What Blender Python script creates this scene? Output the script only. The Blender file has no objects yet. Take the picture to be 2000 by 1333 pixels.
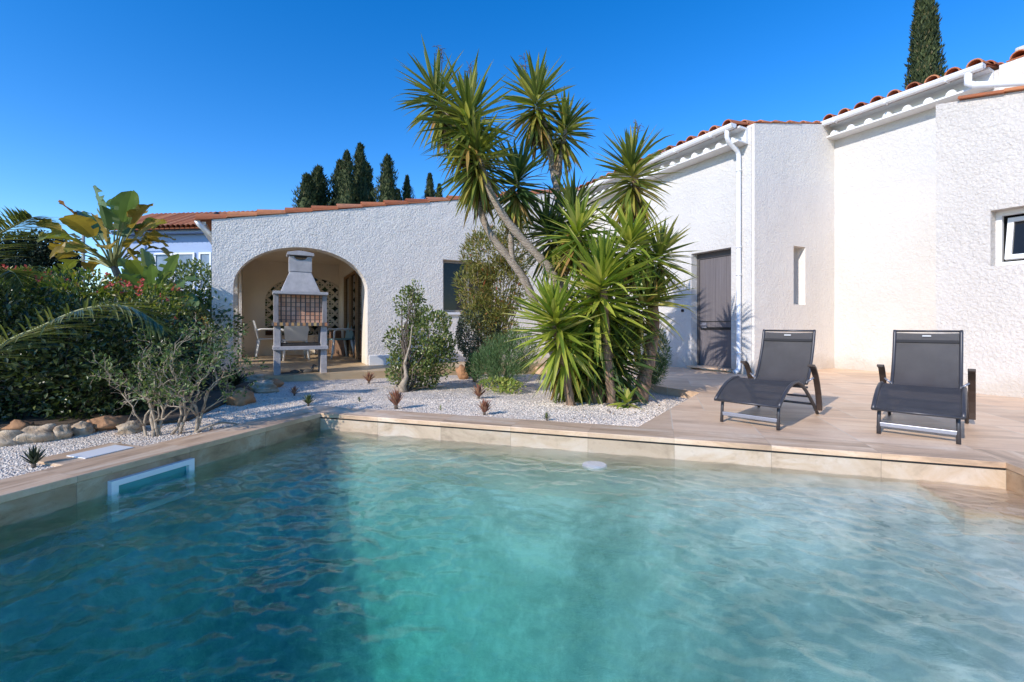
import bpy, math, random
from mathutils import Vector, Matrix, noise as mn
import bmesh
R = math.radians
sc = bpy.context.scene
COL = sc.collection

# ---------------------------------------------------------------- camera
CAMH = 0.785
cam_d = bpy.data.cameras.new('camera'); cam = bpy.data.objects.new('camera', cam_d); COL.objects.link(cam)
cam.location = (0, 0, CAMH); cam.rotation_euler = (R(90), 0, 0)
cam_d.sensor_width = 36; cam_d.lens = 16.0; cam_d.shift_y = -0.015
cam_d.clip_start = 0.05; cam_d.clip_end = 2000
sc.camera = cam
# ---------------------------------------------------------------- light
SUN_EL = R(30); SAZ = (0.688, 0.725)
world = bpy.data.worlds.new('World'); sc.world = world; world.use_nodes = True
wn = world.node_tree; bg = wn.nodes['Background']
sky = wn.nodes.new('ShaderNodeTexSky'); sky.sky_type = 'NISHITA'; sky.sun_disc = False
sky.sun_elevation = SUN_EL; sky.sun_rotation = math.atan2(-SAZ[0], -SAZ[1])
sky.air_density = 1.0; sky.dust_density = 0.0; sky.ozone_density = 1.6; sky.altitude = 1200
hs = wn.nodes.new('ShaderNodeHueSaturation'); hs.inputs['Saturation'].default_value = 1.44; hs.inputs['Hue'].default_value = .509; hs.inputs['Value'].default_value = 1.0
wn.links.new(sky.outputs[0], hs.inputs['Color']); wn.links.new(hs.outputs[0], bg.inputs['Color'])
bg.inputs['Strength'].default_value = 0.15
sd = bpy.data.lights.new('sun', 'SUN'); sd.energy = 2.5; sd.angle = R(0.5); sd.color = (1.0, 0.935, 0.855)
so = bpy.data.objects.new('sun', sd); COL.objects.link(so)
so.rotation_euler = Vector((SAZ[0]*math.cos(SUN_EL), SAZ[1]*math.cos(SUN_EL), -math.sin(SUN_EL))).to_track_quat('-Z', 'Y').to_euler()
so.location = (-10, -10, 12)
sc.view_settings.view_transform = 'Standard'; sc.view_settings.look = 'None'
sc.view_settings.exposure = 0.84; sc.view_settings.gamma = 1
sc.render.engine = 'CYCLES'
sc.cycles.transparent_max_bounces = 16
sc.cycles.max_bounces = 8
sc.cycles.use_denoising = True; sc.cycles.denoising_prefilter = 'ACCURATE'

# ---------------------------------------------------------------- helpers
F = 16/36*2000.0
def at(px, py, Y):            # a point seen at photo pixel, Y metres in front of the lens plane
    return Vector(((px-1000)/F*Y, Y, CAMH-(py-636.5)/F*Y))
def ground(px, py, z=0.0):
    return at(px, py, (CAMH-z)*F/(py-636.5))
POOL = Vector((-1.724, 4.093, 0)); PA = R(-17.9)
HOUSE = Vector((1.95, 10.81, 0)); HA = R(28.4)
def house(a, b, z=0): return HOUSE + Matrix.Rotation(HA, 3, 'Z') @ Vector((a, b, z))
def pool(a, b, z=0): return POOL + Matrix.Rotation(PA, 3, 'Z') @ Vector((a, b, z))
def pinv(p): return Matrix.Rotation(-PA, 3, 'Z') @ (Vector(p) - POOL)
def hinv(p): return Matrix.Rotation(-HA, 3, 'Z') @ (Vector(p) - HOUSE)

class MB:
    def __init__(s): s.v = []; s.f = []; s.m = []
    def face(s, pts, mat=0):
        i = len(s.v); s.v.extend([tuple(p) for p in pts]); s.f.append(tuple(range(i, i+len(pts)))); s.m.append(mat)
    def box(s, c, d, rz=0, mat=0, M=None):
        x, y, z = [k/2 for k in d]; c = Vector(c)
        Rm = M if M is not None else Matrix.Rotation(rz, 3, 'Z')
        i = len(s.v)
        for p in ((-x,-y,-z),(x,-y,-z),(x,y,-z),(-x,y,-z),(-x,-y,z),(x,-y,z),(x,y,z),(-x,y,z)):
            s.v.append(tuple(c + Rm @ Vector(p)))
        for q in ((0,3,2,1),(4,5,6,7),(0,1,5,4),(1,2,6,5),(2,3,7,6),(3,0,4,7)):
            s.f.append(tuple(i+k for k in q)); s.m.append(mat)
    def tube(s, pts, rad, n=8, mat=0, cap=True):
        pts = [Vector(p) for p in pts]
        if not isinstance(rad, (list, tuple)): rad = [rad]*len(pts)
        t = (pts[1]-pts[0]).normalized()
        up = Vector((0,0,1)) if abs(t.z) < .9 else Vector((1,0,0))
        nx = t.cross(up).normalized(); i0 = len(s.v)
        for k, p in enumerate(pts):
            if k == 0: t = (pts[1]-pts[0])
            elif k == len(pts)-1: t = pts[k]-pts[k-1]
            else: t = pts[k+1]-pts[k-1]
            if t.length < 1e-9: t = Vector((0,0,1))
            t.normalize(); nx = (nx - t*nx.dot(t))
            if nx.length < 1e-6: nx = t.orthogonal()
            nx.normalize(); ny = t.cross(nx)
            for j in range(n):
                a = 2*math.pi*j/n
                s.v.append(tuple(p + (nx*math.cos(a)+ny*math.sin(a))*rad[k]))
        for k in range(len(pts)-1):
            for j in range(n):
                a = i0+k*n+j; b = i0+k*n+(j+1) % n
                s.f.append((a, b, b+n, a+n)); s.m.append(mat)
        if cap:
            s.f.append(tuple(i0+j for j in reversed(range(n)))); s.m.append(mat)
            s.f.append(tuple(i0+(len(pts)-1)*n+j for j in range(n))); s.m.append(mat)
    def prism(s, outer, holes, w0, w1, fn, mat=0, mat_side=None):
        """2-D polygon with holes, extruded from w0 to w1; fn(x, y, w) gives the point"""
        if mat_side is None: mat_side = mat
        bm = bmesh.new(); loops = [outer]+list(holes); es = []
        for L in loops:
            vs = [bm.verts.new((p[0], p[1], 0)) for p in L]
            for k in range(len(vs)): es.append(bm.edges.new((vs[k], vs[(k+1) % len(vs)])))
        bmesh.ops.triangle_fill(bm, use_beauty=True, use_dissolve=False, edges=es, normal=(0,0,1))
        bm.verts.index_update()
        for w, flip in ((w0, True), (w1, False)):
            i = len(s.v)
            for v in bm.verts: s.v.append(tuple(fn(v.co.x, v.co.y, w)))
            for f in bm.faces:
                ids = [i+v.index for v in f.verts]
                if (f.normal.z < 0) != flip: ids.reverse()
                s.f.append(tuple(ids)); s.m.append(mat)
        bm.free()
        for li, L in enumerate(loops):
            ar = sum(L[k][0]*L[(k+1) % len(L)][1]-L[(k+1) % len(L)][0]*L[k][1] for k in range(len(L)))
            LL = list(L) if (ar > 0) == (li == 0) else list(reversed(L))
            for k in range(len(LL)):
                p, q = LL[k], LL[(k+1) % len(LL)]
                s.face([fn(p[0],p[1],w0), fn(q[0],q[1],w0), fn(q[0],q[1],w1), fn(p[0],p[1],w1)], mat_side)
    def leaf(s, p, d, n, L, w, mat=0, fold=.25, bend=0):
        d = d.normalized(); sd_ = d.cross(n)
        if sd_.length < 1e-5: sd_ = d.orthogonal()
        sd_.normalize(); nn = sd_.cross(d)
        i = len(s.v); m = p+d*L*.5
        s.v += [tuple(p), tuple(m+sd_*w*.5+nn*w*fold), tuple(p+d*L-nn*bend*L), tuple(m-sd_*w*.5+nn*w*fold)]
        s.f += [(i, i+1, i+2), (i, i+2, i+3)]; s.m += [mat, mat]
    def sword(s, p, d, L, w, droop, mat=0, seg=5, twist=0.0):
        """long V-folded leaf that narrows to a point"""
        d = d.normalized(); up = Vector((0,0,1))
        side = d.cross(up)
        if side.length < .05: side = Vector((1,0,0))
        side.normalize(); i = len(s.v); q = Vector(p)
        side = (Matrix.Rotation(twist, 3, d) @ side)
        prof = [.55, .95, 1.0, .8, .5, .0]
        for k in range(seg+1):
            t = k/seg; pw = prof[min(5, int(round(t*5)))]*w*.5
            n = side.cross(d).normalized()
            if k == seg: s.v.append(tuple(q))
            else: s.v += [tuple(q-side*pw+n*pw*.35), tuple(q), tuple(q+side*pw+n*pw*.35)]
            d = (d + Vector((0,0,-1))*droop/seg*(.4+1.2*t)).normalized()
            q = q + d*(L/seg)
        for k in range(seg-1):
            a = i+3*k
            s.f += [(a,a+1,a+4,a+3),(a+1,a+2,a+5,a+4)]; s.m += [mat,mat]
        a = i+3*(seg-1); s.f += [(a,a+1,a+3),(a+1,a+2,a+3)]; s.m += [mat,mat]
    def build(s, name, mats, parent=None, smooth=False, loc=None, rz=None):
        me = bpy.data.meshes.new(name); me.from_pydata(s.v, [], s.f)
        if not isinstance(mats, (list, tuple)): mats = [mats]
        for m in mats: me.materials.append(m)
        if len(mats) > 1: me.polygons.foreach_set('material_index', s.m)
        if smooth: me.polygons.foreach_set('use_smooth', [True]*len(me.polygons))
        me.update(); o = bpy.data.objects.new(name, me); COL.objects.link(o)
        if parent is not None: o.parent = parent
        if loc is not None: o.location = loc
        if rz is not None: o.rotation_euler = (0, 0, rz)
        return o
def tag(o, label=None, cat=None, group=None, kind=None):
    if label: o['label'] = label
    if cat: o['category'] = cat
    if group: o['group'] = group
    if kind: o['kind'] = kind
    return o
def empty(name, loc, rz, label, cat, group=None):
    o = bpy.data.objects.new(name, None); COL.objects.link(o); o.location = loc; o.rotation_euler = (0,0,rz)
    o.empty_display_size = .2
    return tag(o, label, cat, group)
def copy_thing(r, loc, rz, label, scale=None):
    c = r.copy(); COL.objects.link(c); c.location = loc; c.rotation_euler = (0,0,rz); c['label'] = label
    if scale: c.scale = scale
    for ch in list(r.children):
        k = ch.copy(); COL.objects.link(k); k.parent = c
        for g in list(ch.children):
            g2 = g.copy(); COL.objects.link(g2); g2.parent = k
    return c
def rot(p, a): return (p[0]*math.cos(a)-p[1]*math.sin(a), p[0]*math.sin(a)+p[1]*math.cos(a))

# ---------------------------------------------------------------- materials
class NT:
    def __init__(s, name):
        s.mat = bpy.data.materials.new(name); s.mat.use_nodes = True; s.t = s.mat.node_tree
        s.b = s.t.nodes['Principled BSDF']; s.out = s.t.nodes['Material Output']
    def n(s, typ, ins=None, **kw):
        k = s.t.nodes.new('ShaderNode'+typ)
        for a, v in kw.items(): setattr(k, a, v)
        for a, v in (ins or {}).items():
            if isinstance(v, bpy.types.NodeSocket): s.t.links.new(v, k.inputs[a])
            else: k.inputs[a].default_value = v
        return k
    def l(s, a, b): s.t.links.new(a, b)
    def math(s, op, a, b=None, c=None):
        k = s.t.nodes.new('ShaderNodeMath'); k.operation = op
        for i, v in enumerate((a, b, c)):
            if v is None: continue
            if isinstance(v, bpy.types.NodeSocket): s.l(v, k.inputs[i])
            else: k.inputs[i].default_value = v
        return k.outputs[0]
    def ramp(s, f, stops, interp='LINEAR'):
        k = s.n('ValToRGB', {'Fac': f}); cr = k.color_ramp; cr.interpolation = interp
        while len(cr.elements) < len(stops): cr.elements.new(.5)
        for e, (p, c) in zip(cr.elements, stops): e.position = p; e.color = (c[0], c[1], c[2], 1) if not isinstance(c, (int, float)) else (c, c, c, 1)
        return k.outputs[0]
    def mix(s, f, a, b, blend='MIX'):
        k = s.t.nodes.new('ShaderNodeMix'); k.data_type = 'RGBA'; k.blend_type = blend
        for i, v in ((0, f), (6, a), (7, b)):
            if isinstance(v, bpy.types.NodeSocket): s.l(v, k.inputs[i])
            elif i == 0: k.inputs[0].default_value = v
            else: k.inputs[i].default_value = (*v, 1)
        return k.outputs[2]
    def obj(s, scale=(1,1,1), rotz=0):
        tc = s.n('TexCoord'); mp = s.n('Mapping', {'Vector': tc.outputs['Object']}); mp.inputs['Scale'].default_value = scale
        mp.inputs['Rotation'].default_value = (0, 0, rotz); return mp.outputs[0]
    def noise(s, vec, scale, detail=4, rough=.5, dist=0):
        k = s.n('TexNoise', {'Vector': vec, 'Scale': scale, 'Detail': detail, 'Roughness': rough, 'Distortion': dist}); return k.outputs[0]
    def bump(s, h, strength, dist=.01, normal=None):
        k = s.n('Bump', {'Height': h, 'Strength': strength, 'Distance': dist})
        if normal is not None: s.l(normal, k.inputs['Normal'])
        return k.outputs[0]

def simple(name, col, rough=.5, metal=0, var=.12, nscale=6, bump=0, bscale=60):
    t = NT(name); v = t.obj(); n = t.noise(v, nscale, 5, .6)
    c = t.ramp(n, [(.3, [k*(1-var) for k in col]), (.7, [min(1, k*(1+var)) for k in col])])
    t.l(c, t.b.inputs['Base Color']); t.b.inputs['Roughness'].default_value = rough; t.b.inputs['Metallic'].default_value = metal
    if bump: t.l(t.bump(t.noise(v, bscale, 4, .6), bump, .01), t.b.inputs['Normal'])
    return t.mat
def stucco(name, col, strength, scale, dist=.012, dirt=.04, lump=.5):
    t = NT(name); v = t.obj()
    vo = t.n('TexVoronoi', {'Vector': v, 'Scale': scale, 'Randomness': 1.0}, feature='SMOOTH_F1'); vo.inputs['Smoothness'].default_value = .7
    n1 = t.noise(v, scale*.8, 5, .65, .8); n2 = t.noise(v, scale*.12, 3, .5)
    h = t.math('ADD', t.math('MULTIPLY', vo.outputs[0], -lump), n1); h = t.math('ADD', h, t.math('MULTIPLY', n2, 1.2))
    h = t.math('MULTIPLY', h, t.ramp(t.noise(v, .9, 4, .6), [(.35, .55), (.65, 1.15)]))
    t.l(t.bump(h, strength, dist), t.b.inputs['Normal'])
    c = t.ramp(t.noise(v, 1.3, 6, .6), [(.35, [k*(1-dirt) for k in col]), (.65, col)])
    vs = t.obj((7, 7, .45)); st = t.ramp(t.noise(vs, 1.0, 5, .7), [(.56, 0.0), (.8, 1.0)])
    c = t.mix(t.math('MULTIPLY', st, .35 if dirt > .05 else .28), c, [k*.80 for k in col])
    zz = t.n('SeparateXYZ', {'Vector': t.n('TexCoord').outputs['Object']}).outputs[2]
    ft = t.ramp(t.math('ADD', zz, t.math('MULTIPLY', t.noise(v, 3.5, 5, .7), .5)), [(.30, .45), (.52, .0)])
    c = t.mix(ft, c, (col[0]*.66, col[1]*.58, col[2]*.48))
    t.l(c, t.b.inputs['Base Color']); t.b.inputs['Roughness'].default_value = .9
    t.b.inputs['Specular IOR Level'].default_value = .2
    return t.mat
def travertine(name, cols, sx, sy, axes='XY', joint=(.30,.23,.17), jw=.004, rough=.45, grout_mix=.6, veins=(1.2, 9), off=(0,0), contrast=1.0, sxoff=.0):
    """stone slabs of sx by sy metres in object space; cols = light, warm, dark"""
    t = NT(name); tc = t.n('TexCoord'); sp = t.n('SeparateXYZ', {'Vector': tc.outputs['Object']})
    X = sp.outputs['XYZ'.index(axes[0])]; Y = sp.outputs['XYZ'.index(axes[1])]
    x = t.math('DIVIDE', t.math('ADD', X, off[0]), sx); y = t.math('DIVIDE', t.math('ADD', Y, off[1]), sy)
    if sxoff: x = t.math('ADD', x, t.math('MULTIPLY', t.math('FLOOR', y), sxoff))
    cx = t.math('FLOOR', x); cy = t.math('FLOOR', y)
    cv = t.n('CombineXYZ', {'X': cx, 'Y': cy}); wn_ = t.n('TexWhiteNoise', {'Vector': cv.outputs[0]}, noise_dimensions='3D')
    offs = t.n('VectorMath', {0: wn_.outputs['Color'], 1: (13, 17, 11)}, operation='MULTIPLY')
    pv = t.n('VectorMath', {0: tc.outputs['Object'], 1: offs.outputs[0]}, operation='ADD').outputs[0]
    mp = t.n('Mapping', {'Vector': pv}); mp.inputs['Scale'].default_value = (veins[0], veins[1], veins[1]) if axes[0] == 'X' else (veins[1], veins[0], veins[1])
    n1 = t.noise(mp.outputs[0], 1.0, 7, .62, .9)
    n2 = t.noise(pv, 3.2, 6, .65, .6); n3 = t.noise(pv, 26, 5, .7, .3)
    c = t.ramp(n1, [(.32, cols[2]), (.47, cols[1]), (.62, cols[0])])
    c = t.mix(t.ramp(n2, [(.42, 0.), (.68, .8*contrast)]), c, cols[1])
    c = t.mix(t.ramp(n3, [(.55, 0.), (.72, .35*contrast)]), c, cols[2])
    var = t.math('ADD', t.math('MULTIPLY', wn_.outputs['Value'], .26*contrast), 1-.16*contrast)
    c = t.mix(1.0, c, t.n('CombineColor', {'Red': var, 'Green': var, 'Blue': var}).outputs[0], 'MULTIPLY')
    fx = t.math('ABSOLUTE', t.math('SUBTRACT', t.math('FRACT', x), .5)); fy = t.math('ABSOLUTE', t.math('SUBTRACT', t.math('FRACT', y), .5))
    j = t.math('MAXIMUM', t.math('GREATER_THAN', fx, .5-jw/sx/2), t.math('GREATER_THAN', fy, .5-jw/sy/2))
    c = t.mix(t.math('MULTIPLY', j, grout_mix), c, joint)
    t.l(c, t.b.inputs['Base Color'])
    t.l(t.ramp(n2, [(.3, rough-.08), (.7, rough+.12)]), t.b.inputs['Roughness'])
    h = t.math('SUBTRACT', t.math('ADD', t.math('MULTIPLY', n3, .5), n2), t.math('MULTIPLY', j, .8))
    t.l(t.bump(h, .25, .004), t.b.inputs['Normal'])
    return t.mat
def leafmat(name, stops, trans=.35, rough=.45, spec=.4, sat_noise=.0):
    t = NT(name); g = t.n('NewGeometry'); c = t.ramp(g.outputs['Random Per Island'], stops)
    n = t.noise(t.obj(), 1.7, 3, .6)
    c = t.mix(1.0, c, t.ramp(n, [(.3, .75), (.7, 1.2)]), 'MULTIPLY')
    t.l(c, t.b.inputs['Base Color']); t.b.inputs['Roughness'].default_value = rough; t.b.inputs['Specular IOR Level'].default_value = spec
    tr = t.n('BsdfTranslucent', {'Color': t.mix(1.0, c, (1.3, 1.35, .6), 'MULTIPLY')})
    mx = t.n('MixShader', {0: trans, 1: t.b.outputs[0], 2: tr.outputs[0]}); t.l(mx.outputs[0], t.out.inputs[0])
    return t.mat
def bark(name, c1, c2, scale=30, stretch=(1,1,.3), strength=.8):
    t = NT(name); v = t.obj(stretch); n = t.noise(v, scale, 6, .7, 1.0)
    t.l(t.ramp(n, [(.35, c1), (.65, c2)]), t.b.inputs['Base Color']); t.b.inputs['Roughness'].default_value = .9
    t.l(t.bump(n, strength, .02), t.b.inputs['Normal']); return t.mat
def ringed(name, c1, c2):
    t = NT(name); v = t.obj((1,1,1)); n = t.noise(v, 14, 5, .7)
    w = t.n('TexWave', {'Vector': v, 'Scale': 22, 'Distortion': 5, 'Detail': 4, 'Detail Scale': 2.5}, wave_type='BANDS', bands_direction='Z').outputs['Fac']
    f = t.math('ADD', t.math('MULTIPLY', w, .5), t.math('MULTIPLY', n, .5))
    t.l(t.ramp(f, [(.25, c1), (.6, c2)]), t.b.inputs['Base Color']); t.b.inputs['Roughness'].default_value = .9
    t.l(t.bump(f, .9, .012), t.b.inputs['Normal']); return t.mat

M = {}
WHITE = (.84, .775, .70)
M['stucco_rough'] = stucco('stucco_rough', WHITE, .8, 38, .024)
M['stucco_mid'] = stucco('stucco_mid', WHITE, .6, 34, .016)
M['stucco_soft_dimmed'] = stucco('stucco_soft_dimmed', (.655,.625,.59), .9, 26, .018, .05, .3)  # same white paint, colour darkened so the sunlit walls keep from overexposing
M['stucco_bay_dimmed'] = stucco('stucco_bay_dimmed', (.68,.625,.57), .9, 34, .02, .06)  # darkened copy of the white paint for the sunlit bay
M['cream'] = stucco('cream_plaster', (.88, .77, .62), .25, 18, .006, .08)
M['white_paint'] = simple('white_paint', (.80, .79, .78), .35, 0, .04, 3)
M['white_pvc'] = simple('white_pvc', (.82, .82, .84), .25, 0, .03, 3)
M['terracotta'] = None
def terracotta():
    t = NT('terracotta'); v = t.obj(); g = t.n('NewGeometry')
    c = t.ramp(g.outputs['Random Per Island'], [(0, (.30,.085,.035)), (.5, (.46,.15,.06)), (.8, (.56,.22,.095)), (1, (.40,.17,.10))])
    n = t.noise(v, 11, 6, .7); c = t.mix(t.ramp(n, [(.5, 0.), (.78, .75)]), c, (.16,.10,.07))
    t.l(c, t.b.inputs['Base Color']); t.b.inputs['Roughness'].default_value = .85
    t.l(t.bump(n, .4, .01), t.b.inputs['Normal']); return t.mat
M['terracotta'] = terracotta()
TL, TW, TD = (.80,.62,.45), (.66,.44,.275), (.36,.24,.155)
M['coping'] = travertine('coping_stone', (TL,TW,TD), .6, 50, 'XY', off=(0, 25), jw=.003, grout_mix=.5)
M['coping_left'] = travertine('coping_stone_left', (TL,TW,TD), 50, .6, 'XY', off=(25, 0), jw=.003, grout_mix=.5, veins=(9,1.2))
M['deck'] = travertine('deck_stone', ((.83,.615,.43),(.74,.505,.33),(.47,.305,.195)), .6, .9, 'XY', joint=(.64,.56,.47), jw=.009, grout_mix=.6, veins=(.8, 5), off=(0,-.3), contrast=1.0, sxoff=.5)
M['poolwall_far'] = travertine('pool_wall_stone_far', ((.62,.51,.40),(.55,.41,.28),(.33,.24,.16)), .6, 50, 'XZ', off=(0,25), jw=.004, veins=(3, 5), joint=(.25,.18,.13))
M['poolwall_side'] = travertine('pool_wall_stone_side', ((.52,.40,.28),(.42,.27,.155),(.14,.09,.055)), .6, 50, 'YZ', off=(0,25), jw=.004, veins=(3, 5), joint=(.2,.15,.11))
M['porchfloor'] = travertine('porch_floor_stone', ((.58,.43,.26),(.52,.37,.21),(.40,.28,.16)), .5, .5, 'XY', joint=(.35,.26,.17), jw=.006, contrast=.5)
M['black_gap'] = simple('black_gap', (.012,.011,.010), .8)
def gravelmat():
    t = NT('white_gravel'); v = t.obj()
    vo = t.n('TexVoronoi', {'Vector': v, 'Scale': 75}); ve = t.n('TexVoronoi', {'Vector': v, 'Scale': 75}, feature='DISTANCE_TO_EDGE')
    c = t.ramp(vo.outputs['Color'], [(0, (.58,.47,.38)), (.35, (.78,.68,.58)), (.75, (.88,.79,.69)), (1, (.70,.54,.42))])
    c = t.mix(t.ramp(ve.outputs[0], [(.0, .8), (.10, 0.)]), c, (.20,.16,.13))
    c = t.mix(t.ramp(t.noise(v, 2.2, 5, .6), [(.52, 0.), (.75, .35)]), c, (.46,.37,.28))
    t.l(c, t.b.inputs['Base Color']); t.b.inputs['Roughness'].default_value = .9
    t.l(t.bump(t.math('MULTIPLY', vo.outputs['Distance'], -1), .9, .02), t.b.inputs['Normal']); return t.mat
M['gravel'] = gravelmat()
def pebblemat():
    t = NT('pebble'); g = t.n('NewGeometry')
    t.l(t.ramp(g.outputs['Random Per Island'], [(0, (.52,.37,.26)), (.2, (.78,.65,.51)), (.8, (.92,.81,.67)), (1, (.68,.48,.34))]), t.b.inputs['Base Color'])
    t.b.inputs['Roughness'].default_value = .85; return t.mat
M['pebble'] = pebblemat()
M['soil'] = simple('soil', (.10,.07,.045), .95, 0, .4, 8, .8, 40)
def rockmat():
    t = NT('rock'); v = t.obj(); n = t.noise(v, 5, 7, .65, 1.2); w = t.n('TexWave', {'Vector': v, 'Scale': 6, 'Distortion': 6, 'Detail': 5}, bands_direction='Z').outputs['Fac']
    f = t.math('ADD', t.math('MULTIPLY', w, .15), t.math('MULTIPLY', n, .85))
    t.l(t.ramp(f, [(.25, (.26,.17,.10)), (.5, (.50,.38,.26)), (.7, (.66,.56,.43))]), t.b.inputs['Base Color'])
    t.b.inputs['Roughness'].default_value = .9; t.l(t.bump(f, 1, .04), t.b.inputs['Normal']); return t.mat
M['rock'] = rockmat()
M['rock_red'] = simple('red_rock', (.38,.20,.10), .9, 0, .35, 9, 1, 20)
M['glass_dark'] = simple('dark_glass', (.015,.017,.02), .04, 0, .1)
M['glass_dark'].node_tree.nodes['Principled BSDF'].inputs['Specular IOR Level'].default_value = .3
def doormat_():
    t = NT('grey_door_wood'); v = t.obj((1, 40, .8)); n = t.noise(v, 1.0, 6, .7, .4)
    tc = t.n('TexCoord'); sp = t.n('SeparateXYZ', {'Vector': tc.outputs['Object']})
    fy = t.math('ABSOLUTE', t.math('SUBTRACT', t.math('FRACT', t.math('DIVIDE', sp.outputs[1], .11)), .5))
    g = t.math('GREATER_THAN', fy, .46)
    c = t.ramp(n, [(.3, (.115,.100,.103)), (.7, (.19,.168,.172))]); c = t.mix(t.math('MULTIPLY', g, .35), c, (.05,.04,.04))
    t.l(c, t.b.inputs['Base Color']); t.b.inputs['Roughness'].default_value = .55
    t.l(t.bump(t.math('SUBTRACT', n, t.math('MULTIPLY', g, 1.5)), .25, .004), t.b.inputs['Normal']); return t.mat
M['door'] = doormat_()
M['door_frame'] = simple('grey_door_frame', (.10,.088,.085), .5, 0, .1, 20)
M['dark_metal'] = simple('dark_metal', (.03,.03,.032), .4, .6, .1)
M['sling'] = None
def slingmat():
    t = NT('grey_mesh_fabric'); v = t.obj((1,1,1))
    w1 = t.n('TexWave', {'Vector': v, 'Scale': 90, 'Distortion': 0}, bands_direction='Y').outputs['Fac']
    w2 = t.n('TexWave', {'Vector': v, 'Scale': 90, 'Distortion': 0}, bands_direction='X').outputs['Fac']
    h = t.math('MULTIPLY', w1, w2); n = t.noise(v, 6, 4, .6)
    t.l(t.ramp(n, [(.3, (.040,.038,.041)), (.7, (.060,.057,.061))]), t.b.inputs['Base Color']); t.b.inputs['Roughness'].default_value = .65
    t.l(t.bump(h, .3, .002), t.b.inputs['Normal'])
    tr = t.n('BsdfTransparent'); mx = t.n('MixShader', {0: .17, 1: t.b.outputs[0], 2: tr.outputs[0]}); t.l(mx.outputs[0], t.out.inputs[0])
    return t.mat
M['sling'] = slingmat()
M['lounger_frame'] = simple('anthracite_frame', (.065,.062,.068), .38, .3, .1, 12)
M['band'] = simple('dark_fabric_band', (.022,.021,.023), .8)
M['lounger_bar'] = simple('silver_bar', (.30,.30,.34), .35, .5, .08, 12)
M['armrest'] = simple('dark_brown_armrest', (.045,.028,.022), .4, 0, .15, 12)
M['tagwhite'] = simple('white_label', (.55,.55,.55), .6)
M['concrete'] = simple('grey_concrete', (.42,.39,.38), .85, 0, .18, 7, .4, 90)
M['concrete_dark'] = simple('sooty_concrete', (.27,.245,.235), .9, 0, .3, 5, .5, 60)
def brickmat(name, c1, c2, mort, sx, sy, jw, axes='XZ'):
    t = NT(name); tc = t.n('TexCoord'); sp = t.n('SeparateXYZ', {'Vector': tc.outputs['Object']})
    X = sp.outputs['XYZ'.index(axes[0])]; Y = sp.outputs['XYZ'.index(axes[1])]
    x = t.math('DIVIDE', X, sx); y = t.math('DIVIDE', Y, sy)
    cv = t.n('CombineXYZ', {'X': t.math('FLOOR', x), 'Y': t.math('FLOOR', y)}); w = t.n('TexWhiteNoise', {'Vector': cv.outputs[0]})
    fx = t.math('ABSOLUTE', t.math('SUBTRACT', t.math('FRACT', x), .5)); fy = t.math('ABSOLUTE', t.math('SUBTRACT', t.math('FRACT', y), .5))
    j = t.math('MAXIMUM', t.math('GREATER_THAN', fx, .5-jw[0]/sx/2), t.math('GREATER_THAN', fy, .5-jw[1]/sy/2))
    c = t.ramp(w.outputs['Value'], [(0, c1), (1, c2)]); n = t.noise(tc.outputs['Object'], 30, 5, .6)
    c = t.mix(t.ramp(n, [(.5, 0.), (.75, .5)]), c, [k*.45 for k in c1]); c = t.mix(j, c, mort)
    t.l(c, t.b.inputs['Base Color']); t.b.inputs['Roughness'].default_value = .9
    t.l(t.bump(t.math('SUBTRACT', n, t.math('MULTIPLY', j, 2)), .5, .006), t.b.inputs['Normal']); return t.mat
M['brick'] = brickmat('red_brick', (.55,.26,.15), (.72,.44,.30), (.11,.085,.075), .074, .066, (.020,.009))
M['brick_band'] = brickmat('brick_band', (.45,.15,.08), (.62,.42,.16), (.12,.105,.10), .085, .5, (.042, .0))
M['ash'] = simple('ash', (.04,.035,.032), .95, 0, .4, 30, .8, 80)
M['brick_plain'] = simple('plinth_brick', (.46,.25,.17), .9, 0, .2, 14, .6, 40)
M['plastic_white'] = simple('white_plastic', (.72,.70,.66), .4, 0, .05)
M['plastic_green'] = simple('pale_green_plastic', (.20,.33,.31), .4, 0, .08)
M['wood'] = bark('warm_wood', (.26,.14,.06), (.42,.25,.12), 12, (1,1,8), .2)
M['wicker'] = brickmat('brown_wicker', (.22,.12,.07), (.32,.19,.11), (.07,.04,.03), .03, .02, (.006,.005))
M['wicker_white'] = brickmat('white_wicker', (.62,.57,.50), (.74,.70,.64), (.30,.25,.21), .05, .03, (.008,.006))
M['shade_blue_wall'] = simple('white_wall_shade_tint', (.34,.44,.66), .9, 0, .04, 2, .2, 30)  # white wall; the blue of its shaded front is put into the colour
M['curtain'] = simple('pale_window', (.20,.25,.32), .15, 0, .3, 2)
M['leafY'] = leafmat('yucca_leaf', [(0, (.065,.10,.030)), (.35, (.15,.19,.035)), (.7, (.29,.30,.05)), (1, (.48,.43,.13))], .30, .33, .55)
M['leafYlow'] = leafmat('yucca_old_leaf', [(0, (.15,.19,.035)), (.4, (.32,.30,.055)), (.75, (.46,.34,.09)), (1, (.42,.22,.08))], .30, .45, .4)
M['leafYdark'] = leafmat('yucca_dark_leaf', [(0, (.045,.080,.028)), (.5, (.085,.14,.038)), (1, (.20,.23,.055))], .25, .35, .5)  # darker green leaves for the back and lower crowns
M['leafYbright'] = leafmat('yucca_bright_leaf', [(0, (.12,.20,.035)), (.4, (.27,.34,.045)), (.8, (.46,.48,.08)), (1, (.62,.56,.19))], .35, .33, .5)
M['deadleaf'] = leafmat('dry_yucca_leaf', [(0, (.10,.055,.03)), (.5, (.22,.14,.075)), (1, (.36,.26,.15))], .15, .8, .2)
M['ytrunk'] = ringed('yucca_bark', (.17,.115,.08), (.52,.42,.32))
M['ytrunk_brown'] = bark('fibrous_bark', (.13,.075,.045), (.40,.26,.17), 22, (1,1,.25), 1)
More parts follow.
